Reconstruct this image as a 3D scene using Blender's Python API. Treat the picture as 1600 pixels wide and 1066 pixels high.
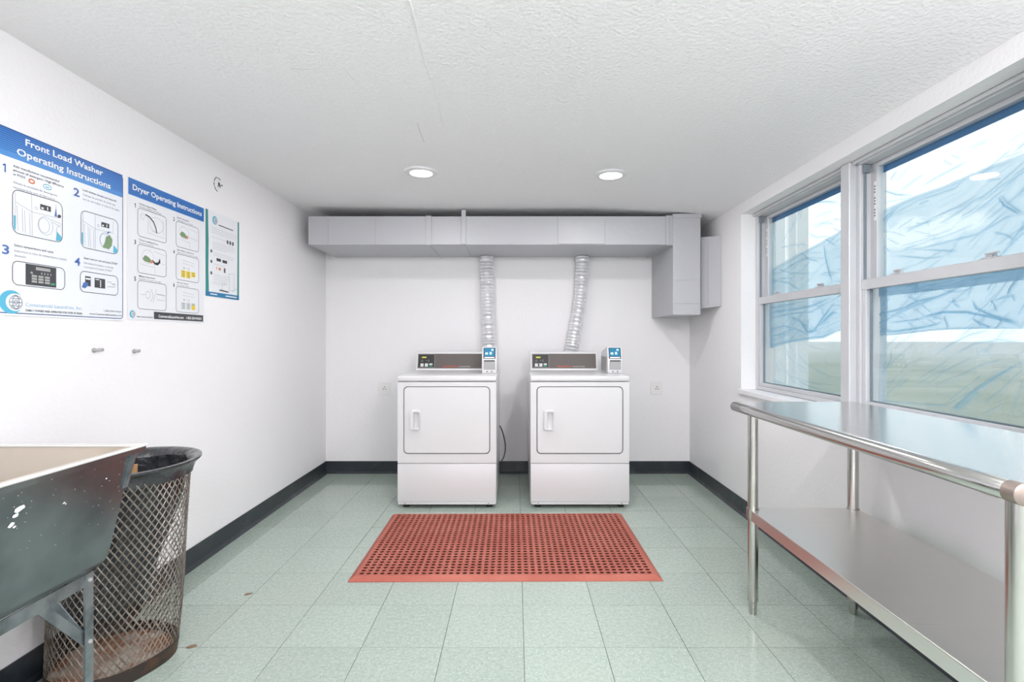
import bpy, bmesh, math, random
import numpy as np
from mathutils import Vector, Matrix

random.seed(7)
for o in list(bpy.data.objects):
    bpy.data.objects.remove(o)
S = bpy.context.scene
C = S.collection

# ------------------------------------------------------------------ camera
H = 1.158                       # eye height (m)
F = 800.0                       # focal length in px of a 1600 px wide frame
CX, CY = 806.0, 530.0           # vanishing point in the photograph
cam_d = bpy.data.cameras.new('camera')
cam_d.sensor_width = 36.0
cam_d.lens = 18.0
cam_d.shift_x = -(CX - 800) / 1600
cam_d.shift_y = -(533 - CY) / 1600
cam_d.clip_start = 0.02
cam_d.clip_end = 500
cam = bpy.data.objects.new('camera', cam_d)
cam.location = (0, 0, H)
cam.rotation_euler = (math.pi / 2, 0, 0)
C.objects.link(cam)
S.camera = cam

# ------------------------------------------------------------------ world and exposure
S.view_settings.view_transform = 'Standard'
S.view_settings.look = 'None'
S.view_settings.gamma = 1.0
S.view_settings.use_curve_mapping = False
S.view_settings.exposure = 0.0
SKY = 1.7
LAMP_W = 7.8
FILL_L = 92.0                   # radiance of the two fill lamps added behind the viewer
w = bpy.data.worlds.new('overcast_sky')
S.world = w
w.use_nodes = True
bg = w.node_tree.nodes['Background']
bg.inputs['Color'].default_value = (0.93, 0.97, 1.0, 1)
bg.inputs['Strength'].default_value = SKY

# ------------------------------------------------------------------ room measures
XL, XR = -1.64, 1.50            # left and right wall
YB, YF = 4.42, -2.30            # far wall and the wall behind the camera
ZC = 2.13                       # ceiling

# ------------------------------------------------------------------ materials
def lin(c):
    def f(v):
        v /= 255.0
        return v / 12.92 if v <= 0.04045 else ((v + 0.055) / 1.055) ** 2.4
    return (f(c[0]), f(c[1]), f(c[2]), 1.0)

MATS = {}
def mat(name, rgb, rough=0.5, metal=0.0, bump=None, vary=None, spec=0.5, emit=None, coat=0.0):
    """bump = (noise scale, strength, distance); vary = (noise scale, other colour, low, high)"""
    if name in MATS:
        return MATS[name]
    m = bpy.data.materials.new(name)
    m.use_nodes = True
    nt = m.node_tree
    p = nt.nodes['Principled BSDF']
    p.inputs['Base Color'].default_value = lin(rgb)
    p.inputs['Roughness'].default_value = rough
    p.inputs['Metallic'].default_value = metal
    p.inputs['Specular IOR Level'].default_value = spec
    p.inputs['Coat Weight'].default_value = coat
    geo = nt.nodes.new('ShaderNodeNewGeometry')
    if bump:
        n = nt.nodes.new('ShaderNodeTexNoise')
        n.inputs['Scale'].default_value = bump[0]
        n.inputs['Detail'].default_value = 3
        nt.links.new(geo.outputs['Position'], n.inputs['Vector'])
        b = nt.nodes.new('ShaderNodeBump')
        b.inputs['Strength'].default_value = bump[1]
        b.inputs['Distance'].default_value = bump[2]
        nt.links.new(n.outputs['Fac'], b.inputs['Height'])
        nt.links.new(b.outputs['Normal'], p.inputs['Normal'])
    if vary:
        n = nt.nodes.new('ShaderNodeTexNoise')
        n.inputs['Scale'].default_value = vary[0]
        n.inputs['Detail'].default_value = 6
        nt.links.new(geo.outputs['Position'], n.inputs['Vector'])
        r = nt.nodes.new('ShaderNodeMapRange')
        r.inputs['From Min'].default_value = vary[2]
        r.inputs['From Max'].default_value = vary[3]
        nt.links.new(n.outputs['Fac'], r.inputs['Value'])
        mx = nt.nodes.new('ShaderNodeMix')
        mx.data_type = 'RGBA'
        mx.inputs[6].default_value = lin(rgb)
        mx.inputs[7].default_value = lin(vary[1])
        nt.links.new(r.outputs['Result'], mx.inputs[0])
        nt.links.new(mx.outputs[2], p.inputs['Base Color'])
    if emit:
        p.inputs['Emission Color'].default_value = lin(emit[0])
        p.inputs['Emission Strength'].default_value = emit[1]
    MATS[name] = m
    return m

def floor_tile_material():
    m = bpy.data.materials.new('green_vinyl_tile')
    m.use_nodes = True
    nt = m.node_tree
    L = nt.links.new
    p = nt.nodes['Principled BSDF']
    geo = nt.nodes.new('ShaderNodeNewGeometry')
    oi = nt.nodes.new('ShaderNodeObjectInfo')
    # chips pressed in each tile: the grain direction differs from tile to tile
    add = nt.nodes.new('ShaderNodeVectorMath'); add.operation = 'ADD'
    L(geo.outputs['Position'], add.inputs[0])
    L(oi.outputs['Location'], add.inputs[1])
    v1 = nt.nodes.new('ShaderNodeTexNoise'); v1.inputs['Scale'].default_value = 125; v1.inputs['Detail'].default_value = 2
    L(add.outputs[0], v1.inputs['Vector'])
    r1 = nt.nodes.new('ShaderNodeMapRange'); r1.inputs['From Min'].default_value = .56; r1.inputs['From Max'].default_value = .70
    L(v1.outputs['Fac'], r1.inputs['Value'])
    v2 = nt.nodes.new('ShaderNodeTexNoise'); v2.inputs['Scale'].default_value = 60; v2.inputs['Detail'].default_value = 3
    L(add.outputs[0], v2.inputs['Vector'])
    r2 = nt.nodes.new('ShaderNodeMapRange'); r2.inputs['From Min'].default_value = .35; r2.inputs['From Max'].default_value = .65
    L(v2.outputs['Fac'], r2.inputs['Value'])
    a = nt.nodes.new('ShaderNodeMix'); a.data_type = 'RGBA'
    a.inputs[6].default_value = lin((157, 172, 161)); a.inputs[7].default_value = lin((170, 184, 174))
    L(r2.outputs['Result'], a.inputs[0])
    b = nt.nodes.new('ShaderNodeMix'); b.data_type = 'RGBA'
    b.inputs[7].default_value = lin((191, 202, 194))
    L(a.outputs[2], b.inputs[6]); L(r1.outputs['Result'], b.inputs[0])
    # worn, slightly warmer patches
    v3 = nt.nodes.new('ShaderNodeTexNoise'); v3.inputs['Scale'].default_value = 1.6; v3.inputs['Detail'].default_value = 5
    L(geo.outputs['Position'], v3.inputs['Vector'])
    r3 = nt.nodes.new('ShaderNodeMapRange'); r3.inputs['From Min'].default_value = .5; r3.inputs['From Max'].default_value = .75
    r3.inputs['To Max'].default_value = .35
    L(v3.outputs['Fac'], r3.inputs['Value'])
    c = nt.nodes.new('ShaderNodeMix'); c.data_type = 'RGBA'
    c.inputs[7].default_value = lin((176, 182, 166))
    L(b.outputs[2], c.inputs[6]); L(r3.outputs['Result'], c.inputs[0])
    hs = nt.nodes.new('ShaderNodeHueSaturation')
    rv = nt.nodes.new('ShaderNodeMapRange'); rv.inputs['To Min'].default_value = .96; rv.inputs['To Max'].default_value = 1.04
    L(oi.outputs['Random'], rv.inputs['Value']); L(rv.outputs['Result'], hs.inputs['Value'])
    L(c.outputs[2], hs.inputs['Color'])
    L(hs.outputs['Color'], p.inputs['Base Color'])
    rr = nt.nodes.new('ShaderNodeMapRange'); rr.inputs['To Min'].default_value = .08; rr.inputs['To Max'].default_value = .2
    L(v3.outputs['Fac'], rr.inputs['Value']); L(rr.outputs['Result'], p.inputs['Roughness'])
    bn = nt.nodes.new('ShaderNodeTexNoise'); bn.inputs['Scale'].default_value = 14; bn.inputs['Detail'].default_value = 3
    L(geo.outputs['Position'], bn.inputs['Vector'])
    bp = nt.nodes.new('ShaderNodeBump'); bp.inputs['Strength'].default_value = .06; bp.inputs['Distance'].default_value = .003
    L(bn.outputs['Fac'], bp.inputs['Height']); L(bp.outputs['Normal'], p.inputs['Normal'])
    return m

def brushed_material(name, rgb, rough, scale):
    m = bpy.data.materials.new(name)
    m.use_nodes = True
    nt = m.node_tree
    L = nt.links.new
    p = nt.nodes['Principled BSDF']
    p.inputs['Base Color'].default_value = lin(rgb)
    p.inputs['Metallic'].default_value = 1
    geo = nt.nodes.new('ShaderNodeNewGeometry')
    mp = nt.nodes.new('ShaderNodeMapping'); mp.inputs['Scale'].default_value = scale
    L(geo.outputs['Position'], mp.inputs['Vector'])
    n = nt.nodes.new('ShaderNodeTexNoise'); n.inputs['Scale'].default_value = 1; n.inputs['Detail'].default_value = 4
    L(mp.outputs['Vector'], n.inputs['Vector'])
    r = nt.nodes.new('ShaderNodeMapRange'); r.inputs['To Min'].default_value = rough - .07; r.inputs['To Max'].default_value = rough + .07
    L(n.outputs['Fac'], r.inputs['Value']); L(r.outputs['Result'], p.inputs['Roughness'])
    b = nt.nodes.new('ShaderNodeBump'); b.inputs['Strength'].default_value = .06; b.inputs['Distance'].default_value = .001
    L(n.outputs['Fac'], b.inputs['Height']); L(b.outputs['Normal'], p.inputs['Normal'])
    return m

def glass_material():
    m = bpy.data.materials.new('window_glass')
    m.use_nodes = True
    nt = m.node_tree
    nt.nodes.remove(nt.nodes['Principled BSDF'])
    out = nt.nodes['Material Output']
    t = nt.nodes.new('ShaderNodeBsdfTransparent'); t.inputs['Color'].default_value = (.95, .97, .97, 1)
    g = nt.nodes.new('ShaderNodeBsdfGlossy'); g.inputs['Roughness'].default_value = .02
    mx = nt.nodes.new('ShaderNodeMixShader'); mx.inputs[0].default_value = .06
    nt.links.new(t.outputs[0], mx.inputs[1]); nt.links.new(g.outputs[0], mx.inputs[2])
    nt.links.new(mx.outputs[0], out.inputs['Surface'])
    return m

def film_material():
    """thin blue masking film; the vertex attribute 'ply' says how much film is bunched up at a point"""
    m = bpy.data.materials.new('blue_plastic_film')
    m.use_nodes = True
    nt = m.node_tree
    L = nt.links.new
    nt.nodes.remove(nt.nodes['Principled BSDF'])
    out = nt.nodes['Material Output']
    at = nt.nodes.new('ShaderNodeAttribute'); at.attribute_name = 'ply'
    cm = nt.nodes.new('ShaderNodeMix'); cm.data_type = 'RGBA'
    cm.inputs[6].default_value = (.93, .955, .965, 1)
    cm.inputs[7].default_value = (.11, .39, .64, 1)
    L(at.outputs['Fac'], cm.inputs[0])
    t = nt.nodes.new('ShaderNodeBsdfTransparent'); L(cm.outputs[2], t.inputs['Color'])
    dm = nt.nodes.new('ShaderNodeMix'); dm.data_type = 'RGBA'
    dm.inputs[6].default_value = (.74, .84, .88, 1)
    dm.inputs[7].default_value = (.26, .52, .68, 1)
    L(at.outputs['Fac'], dm.inputs[0])
    tr = nt.nodes.new('ShaderNodeBsdfTranslucent'); L(dm.outputs[2], tr.inputs['Color'])
    df = nt.nodes.new('ShaderNodeBsdfDiffuse'); L(dm.outputs[2], df.inputs['Color'])
    s = nt.nodes.new('ShaderNodeMixShader'); s.inputs[0].default_value = .3
    L(tr.outputs[0], s.inputs[1]); L(df.outputs[0], s.inputs[2])
    r = nt.nodes.new('ShaderNodeMapRange'); r.inputs['To Min'].default_value = .24; r.inputs['To Max'].default_value = .70
    L(at.outputs['Fac'], r.inputs['Value'])
    mx = nt.nodes.new('ShaderNodeMixShader')
    L(r.outputs['Result'], mx.inputs[0]); L(t.outputs[0], mx.inputs[1]); L(s.outputs[0], mx.inputs[2])
    L(mx.outputs[0], out.inputs['Surface'])
    return m

M_WALL = mat('white_stucco_wall', (241, 240, 241), .75, bump=(55, .35, .005))
M_CEIL = mat('white_textured_ceiling', (243, 242, 243), .85, bump=(70, .65, .008))
M_BASE = mat('black_vinyl_base', (44, 50, 55), .32, vary=(9, (66, 72, 76), .5, .75))
M_GROUT = mat('dark_tile_joint', (70, 80, 74), .8)
M_TILE = floor_tile_material()
M_TRIM = mat('white_painted_trim', (232, 232, 234), .45)
M_ALU = mat('silver_window_frame', (205, 206, 209), .42, metal=.25)
M_GREYP = mat('grey_plastic', (120, 130, 138), .5)
M_GLASS = glass_material()
M_FILM = film_material()
M_TAPE = mat('blue_masking_tape', (16, 106, 164), .6)
M_DUCT = mat('grey_painted_duct', (184, 185, 189), .42, bump=(22, .35, .006))
M_FOIL = mat('crinkled_aluminium_foil', (238, 238, 240), .3, metal=.55, bump=(60, .6, .006))
M_WHITE = mat('white_enamel', (219, 219, 220), .28, coat=.2)
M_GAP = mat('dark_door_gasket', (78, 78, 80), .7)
M_BROWN = mat('taupe_console_panel', (88, 81, 77), .4)
M_BLACK = mat('black_plastic', (38, 38, 38), .4)
M_SILV = mat('silver_line', (168, 168, 166), .4)
M_LED = mat('yellow_led_display', (190, 185, 60), .5, emit=((200, 190, 50), .25))
M_ORANGE = mat('orange_print', (226, 84, 40), .5)
M_PWHITE = mat('white_print', (240, 240, 240), .5)
M_GREENB = mat('green_button', (70, 160, 120), .5)
M_SCREEN = mat('lit_blue_screen', (20, 112, 150), .3, emit=((20, 120, 165), .15))
M_CYAN = mat('pale_screen_icon', (190, 230, 240), .4, emit=((190, 230, 240), .15))
M_GREYCARD = mat('grey_card_slot', (165, 165, 165), .45)
M_RUB = mat('red_rubber', (170, 92, 77), .62, vary=(5, (182, 106, 90), .4, .7), bump=(300, .2, .001))
M_STEEL = brushed_material('brushed_stainless_steel', (206, 205, 202), .2, (140, 3, 140))
M_STEEL2 = brushed_material('satin_stainless_shelf', (226, 224, 221), .31, (3, 60, 60))
M_CHROME = brushed_material('polished_steel_leg', (196, 194, 190), .2, (60, 60, 3))
M_GALV = mat('dull_galvanised_steel', (138, 145, 149), .27, metal=.95, vary=(7, (104, 110, 116), .35, .7), bump=(30, .12, .003))
M_GALV2 = mat('galvanised_angle_iron', (150, 158, 162), .38, metal=.85, vary=(20, (110, 118, 122), .4, .7))
M_SPECK = mat('dried_soap_speck', (225, 228, 228), .6)
M_LINER = mat('beige_sink_enamel', (190, 181, 168), .4, vary=(4, (172, 160, 142), .45, .75))
M_WIRE = mat('weathered_wire_mesh', (144, 136, 127), .4, metal=.5, vary=(25, (92, 80, 70), .45, .75))
M_BAND = mat('dark_rusty_band', (62, 54, 49), .55, metal=.4, vary=(20, (96, 70, 52), .5, .75))
M_RUST = mat('rusty_sheet', (150, 104, 74), .7, vary=(9, (196, 184, 170), .42, .62))
M_BAG = mat('black_bin_liner', (44, 46, 50), .22, bump=(30, .8, .012), coat=.4)
M_CARD = mat('brown_cardboard', (176, 138, 92), .8)
M_CORD = mat('dark_cord', (60, 52, 48), .5)
M_PLATE = mat('painted_outlet_plate', (236, 236, 234), .5)
M_PAPER = mat('white_poster', (233, 237, 243), .35)
M_PAPER2 = mat('white_poster_matt', (232, 234, 238), .5)
M_INK = mat('dark_grey_ink', (92, 95, 102), .5)
M_INKL = mat('pale_grey_ink', (150, 155, 164), .5)
M_BLUE = mat('header_blue_ink', (70, 138, 205), .4)
M_NAVY = mat('navy_ink', (34, 62, 118), .45)
M_STRIPE = mat('header_stripe_ink', (24, 92, 172), .4)
M_NUM = mat('number_blue_ink', (74, 112, 176), .5)
M_LOGO = mat('logo_cyan_ink', (88, 178, 208), .5)
M_LOGOT = mat('pale_blue_ink', (170, 198, 220), .5)
M_TEAL = mat('teal_ink', (42, 138, 132), .5)
M_BAND2 = mat('footer_blue_ink', (30, 118, 165), .5)
M_DARK = mat('charcoal_ink', (66, 68, 72), .5)
M_YEL = mat('yellow_ink', (232, 205, 60), .5)
M_GRN = mat('olive_green_ink', (120, 150, 110), .5)
M_RED = mat('orange_ink', (222, 130, 90), .5)
M_DIFF = mat('lamp_diffuser', (255, 255, 255), .5, emit=((255, 252, 244), 9))
M_LAWN = mat('lawn_grass', (112, 124, 100), .9, vary=(.35, (142, 144, 122), .4, .65))
M_PAVE = mat('pale_pavement', (178, 179, 176), .9)
M_POST = mat('white_outdoor_post', (226, 228, 230), .6)
M_CRACK = mat('hairline_crack', (176, 176, 178), .9)

# ------------------------------------------------------------------ mesh helpers
class MB:
    """collects shapes, then links them as ONE mesh object"""
    def __init__(self):
        self.bm = bmesh.new()

    def box(self, a, b, bev=0.0, seg=2):
        t = bmesh.new()
        x0, y0, z0 = (min(a[i], b[i]) for i in range(3))
        x1, y1, z1 = (max(a[i], b[i]) for i in range(3))
        vs = [t.verts.new(p) for p in ((x0, y0, z0), (x1, y0, z0), (x1, y1, z0), (x0, y1, z0),
                                       (x0, y0, z1), (x1, y0, z1), (x1, y1, z1), (x0, y1, z1))]
        for f in ((3, 2, 1, 0), (4, 5, 6, 7), (0, 1, 5, 4), (1, 2, 6, 5), (2, 3, 7, 6), (3, 0, 4, 7)):
            t.faces.new([vs[i] for i in f])
        if bev:
            bmesh.ops.bevel(t, geom=t.edges[:], offset=bev, segments=seg, affect='EDGES', profile=.5)
        self.merge(t)
        return self

    def merge(self, t, M=None):
        if M is not None:
            t.transform(M)
        me = bpy.data.meshes.new('tmp')
        t.to_mesh(me)
        t.free()
        self.bm.from_mesh(me)
        bpy.data.meshes.remove(me)

    def poly(self, pts):
        self.bm.faces.new([self.bm.verts.new(p) for p in pts])
        return self

    def prism(self, base, top):
        """closed solid between two equal polygons"""
        a = [self.bm.verts.new(p) for p in base]
        b = [self.bm.verts.new(p) for p in top]
        n = len(a)
        self.bm.faces.new(a[::-1])
        self.bm.faces.new(b)
        for i in range(n):
            self.bm.faces.new((a[i], a[(i + 1) % n], b[(i + 1) % n], b[i]))
        return self

    def tube(self, pts, rad, n=12, caps=True, jitter=0.0):
        pts = [Vector(p) for p in pts]
        if not hasattr(rad, '__len__'):
            rad = [rad] * len(pts)
        rings = []
        nrm = None
        for i, p in enumerate(pts):
            d = (pts[min(i + 1, len(pts) - 1)] - pts[max(i - 1, 0)])
            if d.length < 1e-9:
                d = Vector((0, 0, 1))
            d.normalize()
            if nrm is None:
                nrm = d.orthogonal().normalized()
            else:
                nrm = (nrm - d * nrm.dot(d)).normalized()
            bn = d.cross(nrm)
            ring = []
            for k in range(n):
                a = 2 * math.pi * k / n
                r = rad[i] + (random.uniform(-jitter, jitter) if jitter else 0)
                ring.append(self.bm.verts.new(p + (nrm * math.cos(a) + bn * math.sin(a)) * r))
            rings.append(ring)
        for i in range(len(rings) - 1):
            for k in range(n):
                self.bm.faces.new((rings[i][k], rings[i][(k + 1) % n], rings[i + 1][(k + 1) % n], rings[i + 1][k]))
        if caps:
            self.bm.faces.new(rings[0][::-1])
            self.bm.faces.new(rings[-1])
        return self

    def lathe(self, prof, c=(0, 0, 0), n=32, close=False):
        """prof = [(r, z)...]"""
        rings = []
        for r, z in prof:
            if r < 1e-6:
                rings.append([self.bm.verts.new((c[0], c[1], c[2] + z))])
            else:
                rings.append([self.bm.verts.new((c[0] + r * math.cos(2 * math.pi * k / n), c[1] + r * math.sin(2 * math.pi * k / n), c[2] + z)) for k in range(n)])
        for i in range(len(rings) - 1):
            A, B = rings[i], rings[i + 1]
            for k in range(n):
                k2 = (k + 1) % n
                if len(A) == 1 and len(B) == 1:
                    continue
                if len(A) == 1:
                    self.bm.faces.new((A[0], B[k2], B[k]))
                elif len(B) == 1:
                    self.bm.faces.new((A[k], A[k2], B[0]))
                else:
                    self.bm.faces.new((A[k], A[k2], B[k2], B[k]))
        return self

    def build(self, name, material, parent=None, smooth=None, loc=None):
        bmesh.ops.recalc_face_normals(self.bm, faces=self.bm.faces[:])
        me = bpy.data.meshes.new(name)
        self.bm.to_mesh(me)
        self.bm.free()
        if material is not None:
            me.materials.append(material)
        if smooth:
            me.shade_smooth()
            me.set_sharp_from_angle(angle=math.radians(smooth))
        o = bpy.data.objects.new(name, me)
        C.objects.link(o)
        if loc:
            o.location = loc
        if parent:
            o.parent = parent
        return o

def tag(o, label=None, cat=None, group=None, kind=None):
    if label: o['label'] = label
    if cat: o['category'] = cat
    if group: o['group'] = group
    if kind: o['kind'] = kind
    return o

def empty(name, loc=(0, 0, 0)):
    o = bpy.data.objects.new(name, None)
    o.empty_display_size = .1
    o.location = loc
    C.objects.link(o)
    return o

def clone(o, parent=None):
    c = o.copy()
    C.objects.link(c)
    c.parent = parent
    for k in list(o.children):
        clone(k, c)
    return c

def rrect(x0, y0, x1, y1, r, n=6):
    """rounded rectangle outline, counter-clockwise"""
    out = []
    for cx, cy, a0 in ((x1 - r, y0 + r, -90), (x1 - r, y1 - r, 0), (x0 + r, y1 - r, 90), (x0 + r, y0 + r, 180)):
        for i in range(n + 1):
            a = math.radians(a0 + 90 * i / n)
            out.append((cx + r * math.cos(a), cy + r * math.sin(a)))
    return out

# measuring on the flat walls from the photograph
def on_left(x, y):
    Y = -XL * F / (CX - x)
    return Y, H + (CY - y) * Y / F
def on_right(x, y, X):
    Y = X * F / (x - CX)
    return Y, H + (CY - y) * Y / F

# flat lettering
_fonts = {}
def text_mesh(s, bold=0.0):
    cu = bpy.data.curves.new('t', 'FONT')
    cu.body = s
    cu.size = 1.0
    cu.offset = bold
    cu.resolution_u = 2
    o = bpy.data.objects.new('t', cu)
    C.objects.link(o)
    dg = bpy.context.evaluated_depsgraph_get()
    me = bpy.data.meshes.new_from_object(o.evaluated_get(dg))
    bpy.data.objects.remove(o)
    bpy.data.curves.remove(cu)
    return me

def lettering(s, parent, x0, y0, x1, h, material, z=.002, bold=0.0, name='lettering', cap=.70):
    """s on the local xy plane of parent: from x0 to x1, baseline y0, capital height h"""
    me = text_mesh(s, bold)
    xs = [v.co.x for v in me.vertices]
    a, b = min(xs), max(xs)
    for v in me.vertices:
        v.co.x = x0 + (v.co.x - a) / (b - a) * (x1 - x0)
        v.co.y = y0 + v.co.y * h / cap
        v.co.z = z
    me.materials.clear()
    me.materials.append(material)
    o = bpy.data.objects.new(name, me)
    C.objects.link(o)
    o.parent = parent
    return o

def flat(polys, name, material, parent, z):
    mb = MB()
    for p in polys:
        mb.poly([(u, v, z) for u, v in p])
    return mb.build(name, material, parent)

def strokes(lines, wd, name, material, parent, z):
    mb = MB()
    for ln in lines:
        pts = [Vector((p[0], p[1])) for p in ln]
        closed = (pts[0] - pts[-1]).length < 1e-7 and len(pts) > 2
        L_, R_ = [], []
        n = len(pts)
        for i, p in enumerate(pts):
            if closed:
                a = pts[i - 1] if i else pts[-2]
                b = pts[i + 1] if i < n - 1 else pts[1]
            else:
                a, b = pts[max(i - 1, 0)], pts[min(i + 1, n - 1)]
            d = (b - a)
            if d.length < 1e-9: d = Vector((1, 0))
            d.normalize()
            q = Vector((-d.y, d.x)) * wd / 2
            L_.append(mb.bm.verts.new((p.x + q.x, p.y + q.y, z)))
            R_.append(mb.bm.verts.new((p.x - q.x, p.y - q.y, z)))
        for i in range(n - 1):
            mb.bm.faces.new((R_[i], R_[i + 1], L_[i + 1], L_[i]))
    return mb.build(name, material, parent)

def ring_pts(cx, cy, rx, ry=None, n=20, a0=0, a1=360):
    ry = ry or rx
    return [(cx + rx * math.cos(math.radians(a0 + (a1 - a0) * i / n)), cy + ry * math.sin(math.radians(a0 + (a1 - a0) * i / n))) for i in range(n + 1)]

# ================================================================== THE ROOM
def structure(o):
    o['kind'] = 'structure'
    return o

# floor: a dark bed with separate vinyl tiles
fl = structure(MB().box((XL - .2, YF - .2, -.08), (XR + .22, YB + .2, -.003)).build('floor', M_GROUT))
PITCH = .305
tile_me = None
rng = random.Random(3)
for i in range(-6, 6):
    for j in range(-14, 9):
        x0, x1 = .03 + i * PITCH, .03 + (i + 1) * PITCH
        y0, y1 = 1.922 + j * PITCH, 1.922 + (j + 1) * PITCH
        x0, x1, y0, y1 = max(x0, XL), min(x1, XR), max(y0, YF), min(y1, YB)
        if x1 - x0 < .01 or y1 - y0 < .01:
            continue
        if tile_me is None:
            t = MB().box((-.5, -.5, -.003), (.5, .5, 0)).build('tile', M_TILE)
            tile_me = t.data
        else:
            t = bpy.data.objects.new('tile', tile_me)
            C.objects.link(t)
        g = .0022
        t.location = ((x0 + x1) / 2, (y0 + y1) / 2, rng.uniform(-.0004, .0002))
        t.scale = (x1 - x0 - g, y1 - y0 - g, 1)
        t.rotation_euler = (rng.uniform(-.0006, .0006), rng.uniform(-.0006, .0006), 0)
        t.parent = fl

# walls
structure(MB().box((XL - .2, YF - .2, 0), (XL, YB + .2, 2.35)).build('wall_left', M_WALL))
structure(MB().box((XL, YB, 0), (XR, YB + .2, 2.35)).build('wall_far', M_WALL))
structure(MB().box((XL, YF - .2, 0), (XR, YF, 2.35)).build('wall_near', M_WALL))
WY0, WY1, WZ0, WZ1 = 1.50, 3.41, .82, 1.99          # window opening
TX = XR + .22
structure(MB().box((XR, YF - .2, 0), (TX, YB + .2, WZ0))
          .box((XR, YF - .2, WZ1), (TX, YB + .2, 2.35))
          .box((XR, WY1, WZ0), (TX, YB + .2, WZ1))
          .box((XR, YF - .2, WZ0), (TX, WY0, WZ1)).build('wall_right', M_WALL))

# ceiling: a slightly sagging plaster skin that dips towards the right wall
prof = [(XL, 2.147), (-1.0, 2.140), (-.34, 2.133), (-.318, 2.137), (.55, 2.130), (1.0, 2.116), (1.25, 2.104), (1.40, 2.090), (XR, 2.066)]
ce = MB()
ys = [YF + (YB - YF) * k / 24 for k in range(25)]
grid = [[ce.bm.verts.new((x, y, z + .003 * math.sin(3.1 * x + 1.7 * y))) for x, z in prof] for y in ys]
for a in range(24):
    for b in range(len(prof) - 1):
        ce.bm.faces.new((grid[a][b], grid[a + 1][b], grid[a + 1][b + 1], grid[a][b + 1]))
top = [[ce.bm.verts.new((x, y, 2.30)) for x in (XL, XR)] for y in (YF, YB)]
ce.bm.faces.new((top[0][0], top[0][1], top[1][1], top[1][0]))
ceiling = structure(ce.build('ceiling', M_CEIL, smooth=25))
def ceil_z(x):
    for (xa, za), (xb, zb) in zip(prof, prof[1:]):
        if xa <= x <= xb:
            return za + (zb - za) * (x - xa) / (xb - xa)
    return ZC
def on_ceiling(x, y):
    Y = (2.135 - H) * F / (CY - y)
    return ((x - CX) * Y / F, Y)
def crack(pix, wd, name='crack', m=M_CRACK):
    pts = [on_ceiling(*p) for p in pix]
    mb = MB()
    mb.tube([(x, y, ceil_z(x) + .003 * math.sin(3.1 * x + 1.7 * y) - .0005) for x, y in pts], wd, 5)
    return mb.build(name, m, ceiling)
crack([(455, 109), (480, 110), (505, 108), (528, 109), (540, 110), (548, 121), (560, 133)], .0012)
crack([(640, 2), (648, 30), (656, 62), (664, 98), (672, 118)], .0034, 'plaster_ridge', M_CEIL)
crack([(674, 120), (682, 150), (690, 182), (694, 200)], .0026, 'plaster_ridge', M_CEIL)
crack([(652, 192), (656, 205), (663, 222)], .001)

# baseboards
structure(MB().box((XL, YF, 0), (XL + .006, YB, .105), .002).prism(
    [(XL, YF, 0), (XL + .022, YF, 0), (XL + .008, YF, .016), (XL, YF, .02)],
    [(XL, YB, 0), (XL + .022, YB, 0), (XL + .008, YB, .016), (XL, YB, .02)]).build('baseboard_left', M_BASE))
structure(MB().box((XR - .006, YF, 0), (XR, YB, .105), .002).prism(
    [(XR, YF, 0), (XR - .022, YF, 0), (XR - .008, YF, .016), (XR, YF, .02)],
    [(XR, YB, 0), (XR - .022, YB, 0), (XR - .008, YB, .016), (XR, YB, .02)]).build('baseboard_right', M_BASE))
structure(MB().box((XL, YB - .006, 0), (XR, YB, .105), .002).prism(
    [(XL, YB, 0), (XL, YB - .022, 0), (XL, YB - .008, .016), (XL, YB, .02)],
    [(XR, YB, 0), (XR, YB - .022, 0), (XR, YB - .008, .016), (XR, YB, .02)]).build('baseboard_far', M_BASE))

# the door of the room, behind the viewer
dr = structure(empty('door_1', (-.2, YF, 0)))
MB().box((-.42, 0, 0), (.42, .045, 2.02), .003).build('door_leaf', M_TRIM, dr)
MB().box((-.50, 0, 0), (-.425, .06, 2.09)).box((.425, 0, 0), (.50, .06, 2.09)).box((-.425, 0, 2.025), (.425, .06, 2.09)).build('door_frame', M_TRIM, dr)
MB().tube([(.34, .045, 1.0), (.34, .10, 1.0)], .012, 12).tube([(.345, .095, 1.0), (.23, .095, 1.0)], .009, 10).build('door_handle', M_CHROME, dr, smooth=40)

# ------------------------------------------------------------------ windows in the right wall
structure(MB().box((1.478, WY0 - .03, .795), (1.60, WY1 + .015, .825), .004).build('trim_1', M_TRIM))            # sill
PY0, PY1 = 2.40, 2.465
structure(MB().box((1.562, PY0, .825), (1.72, PY1, WZ1), .004).build('trim_2', M_ALU))                      # mullion post

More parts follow.
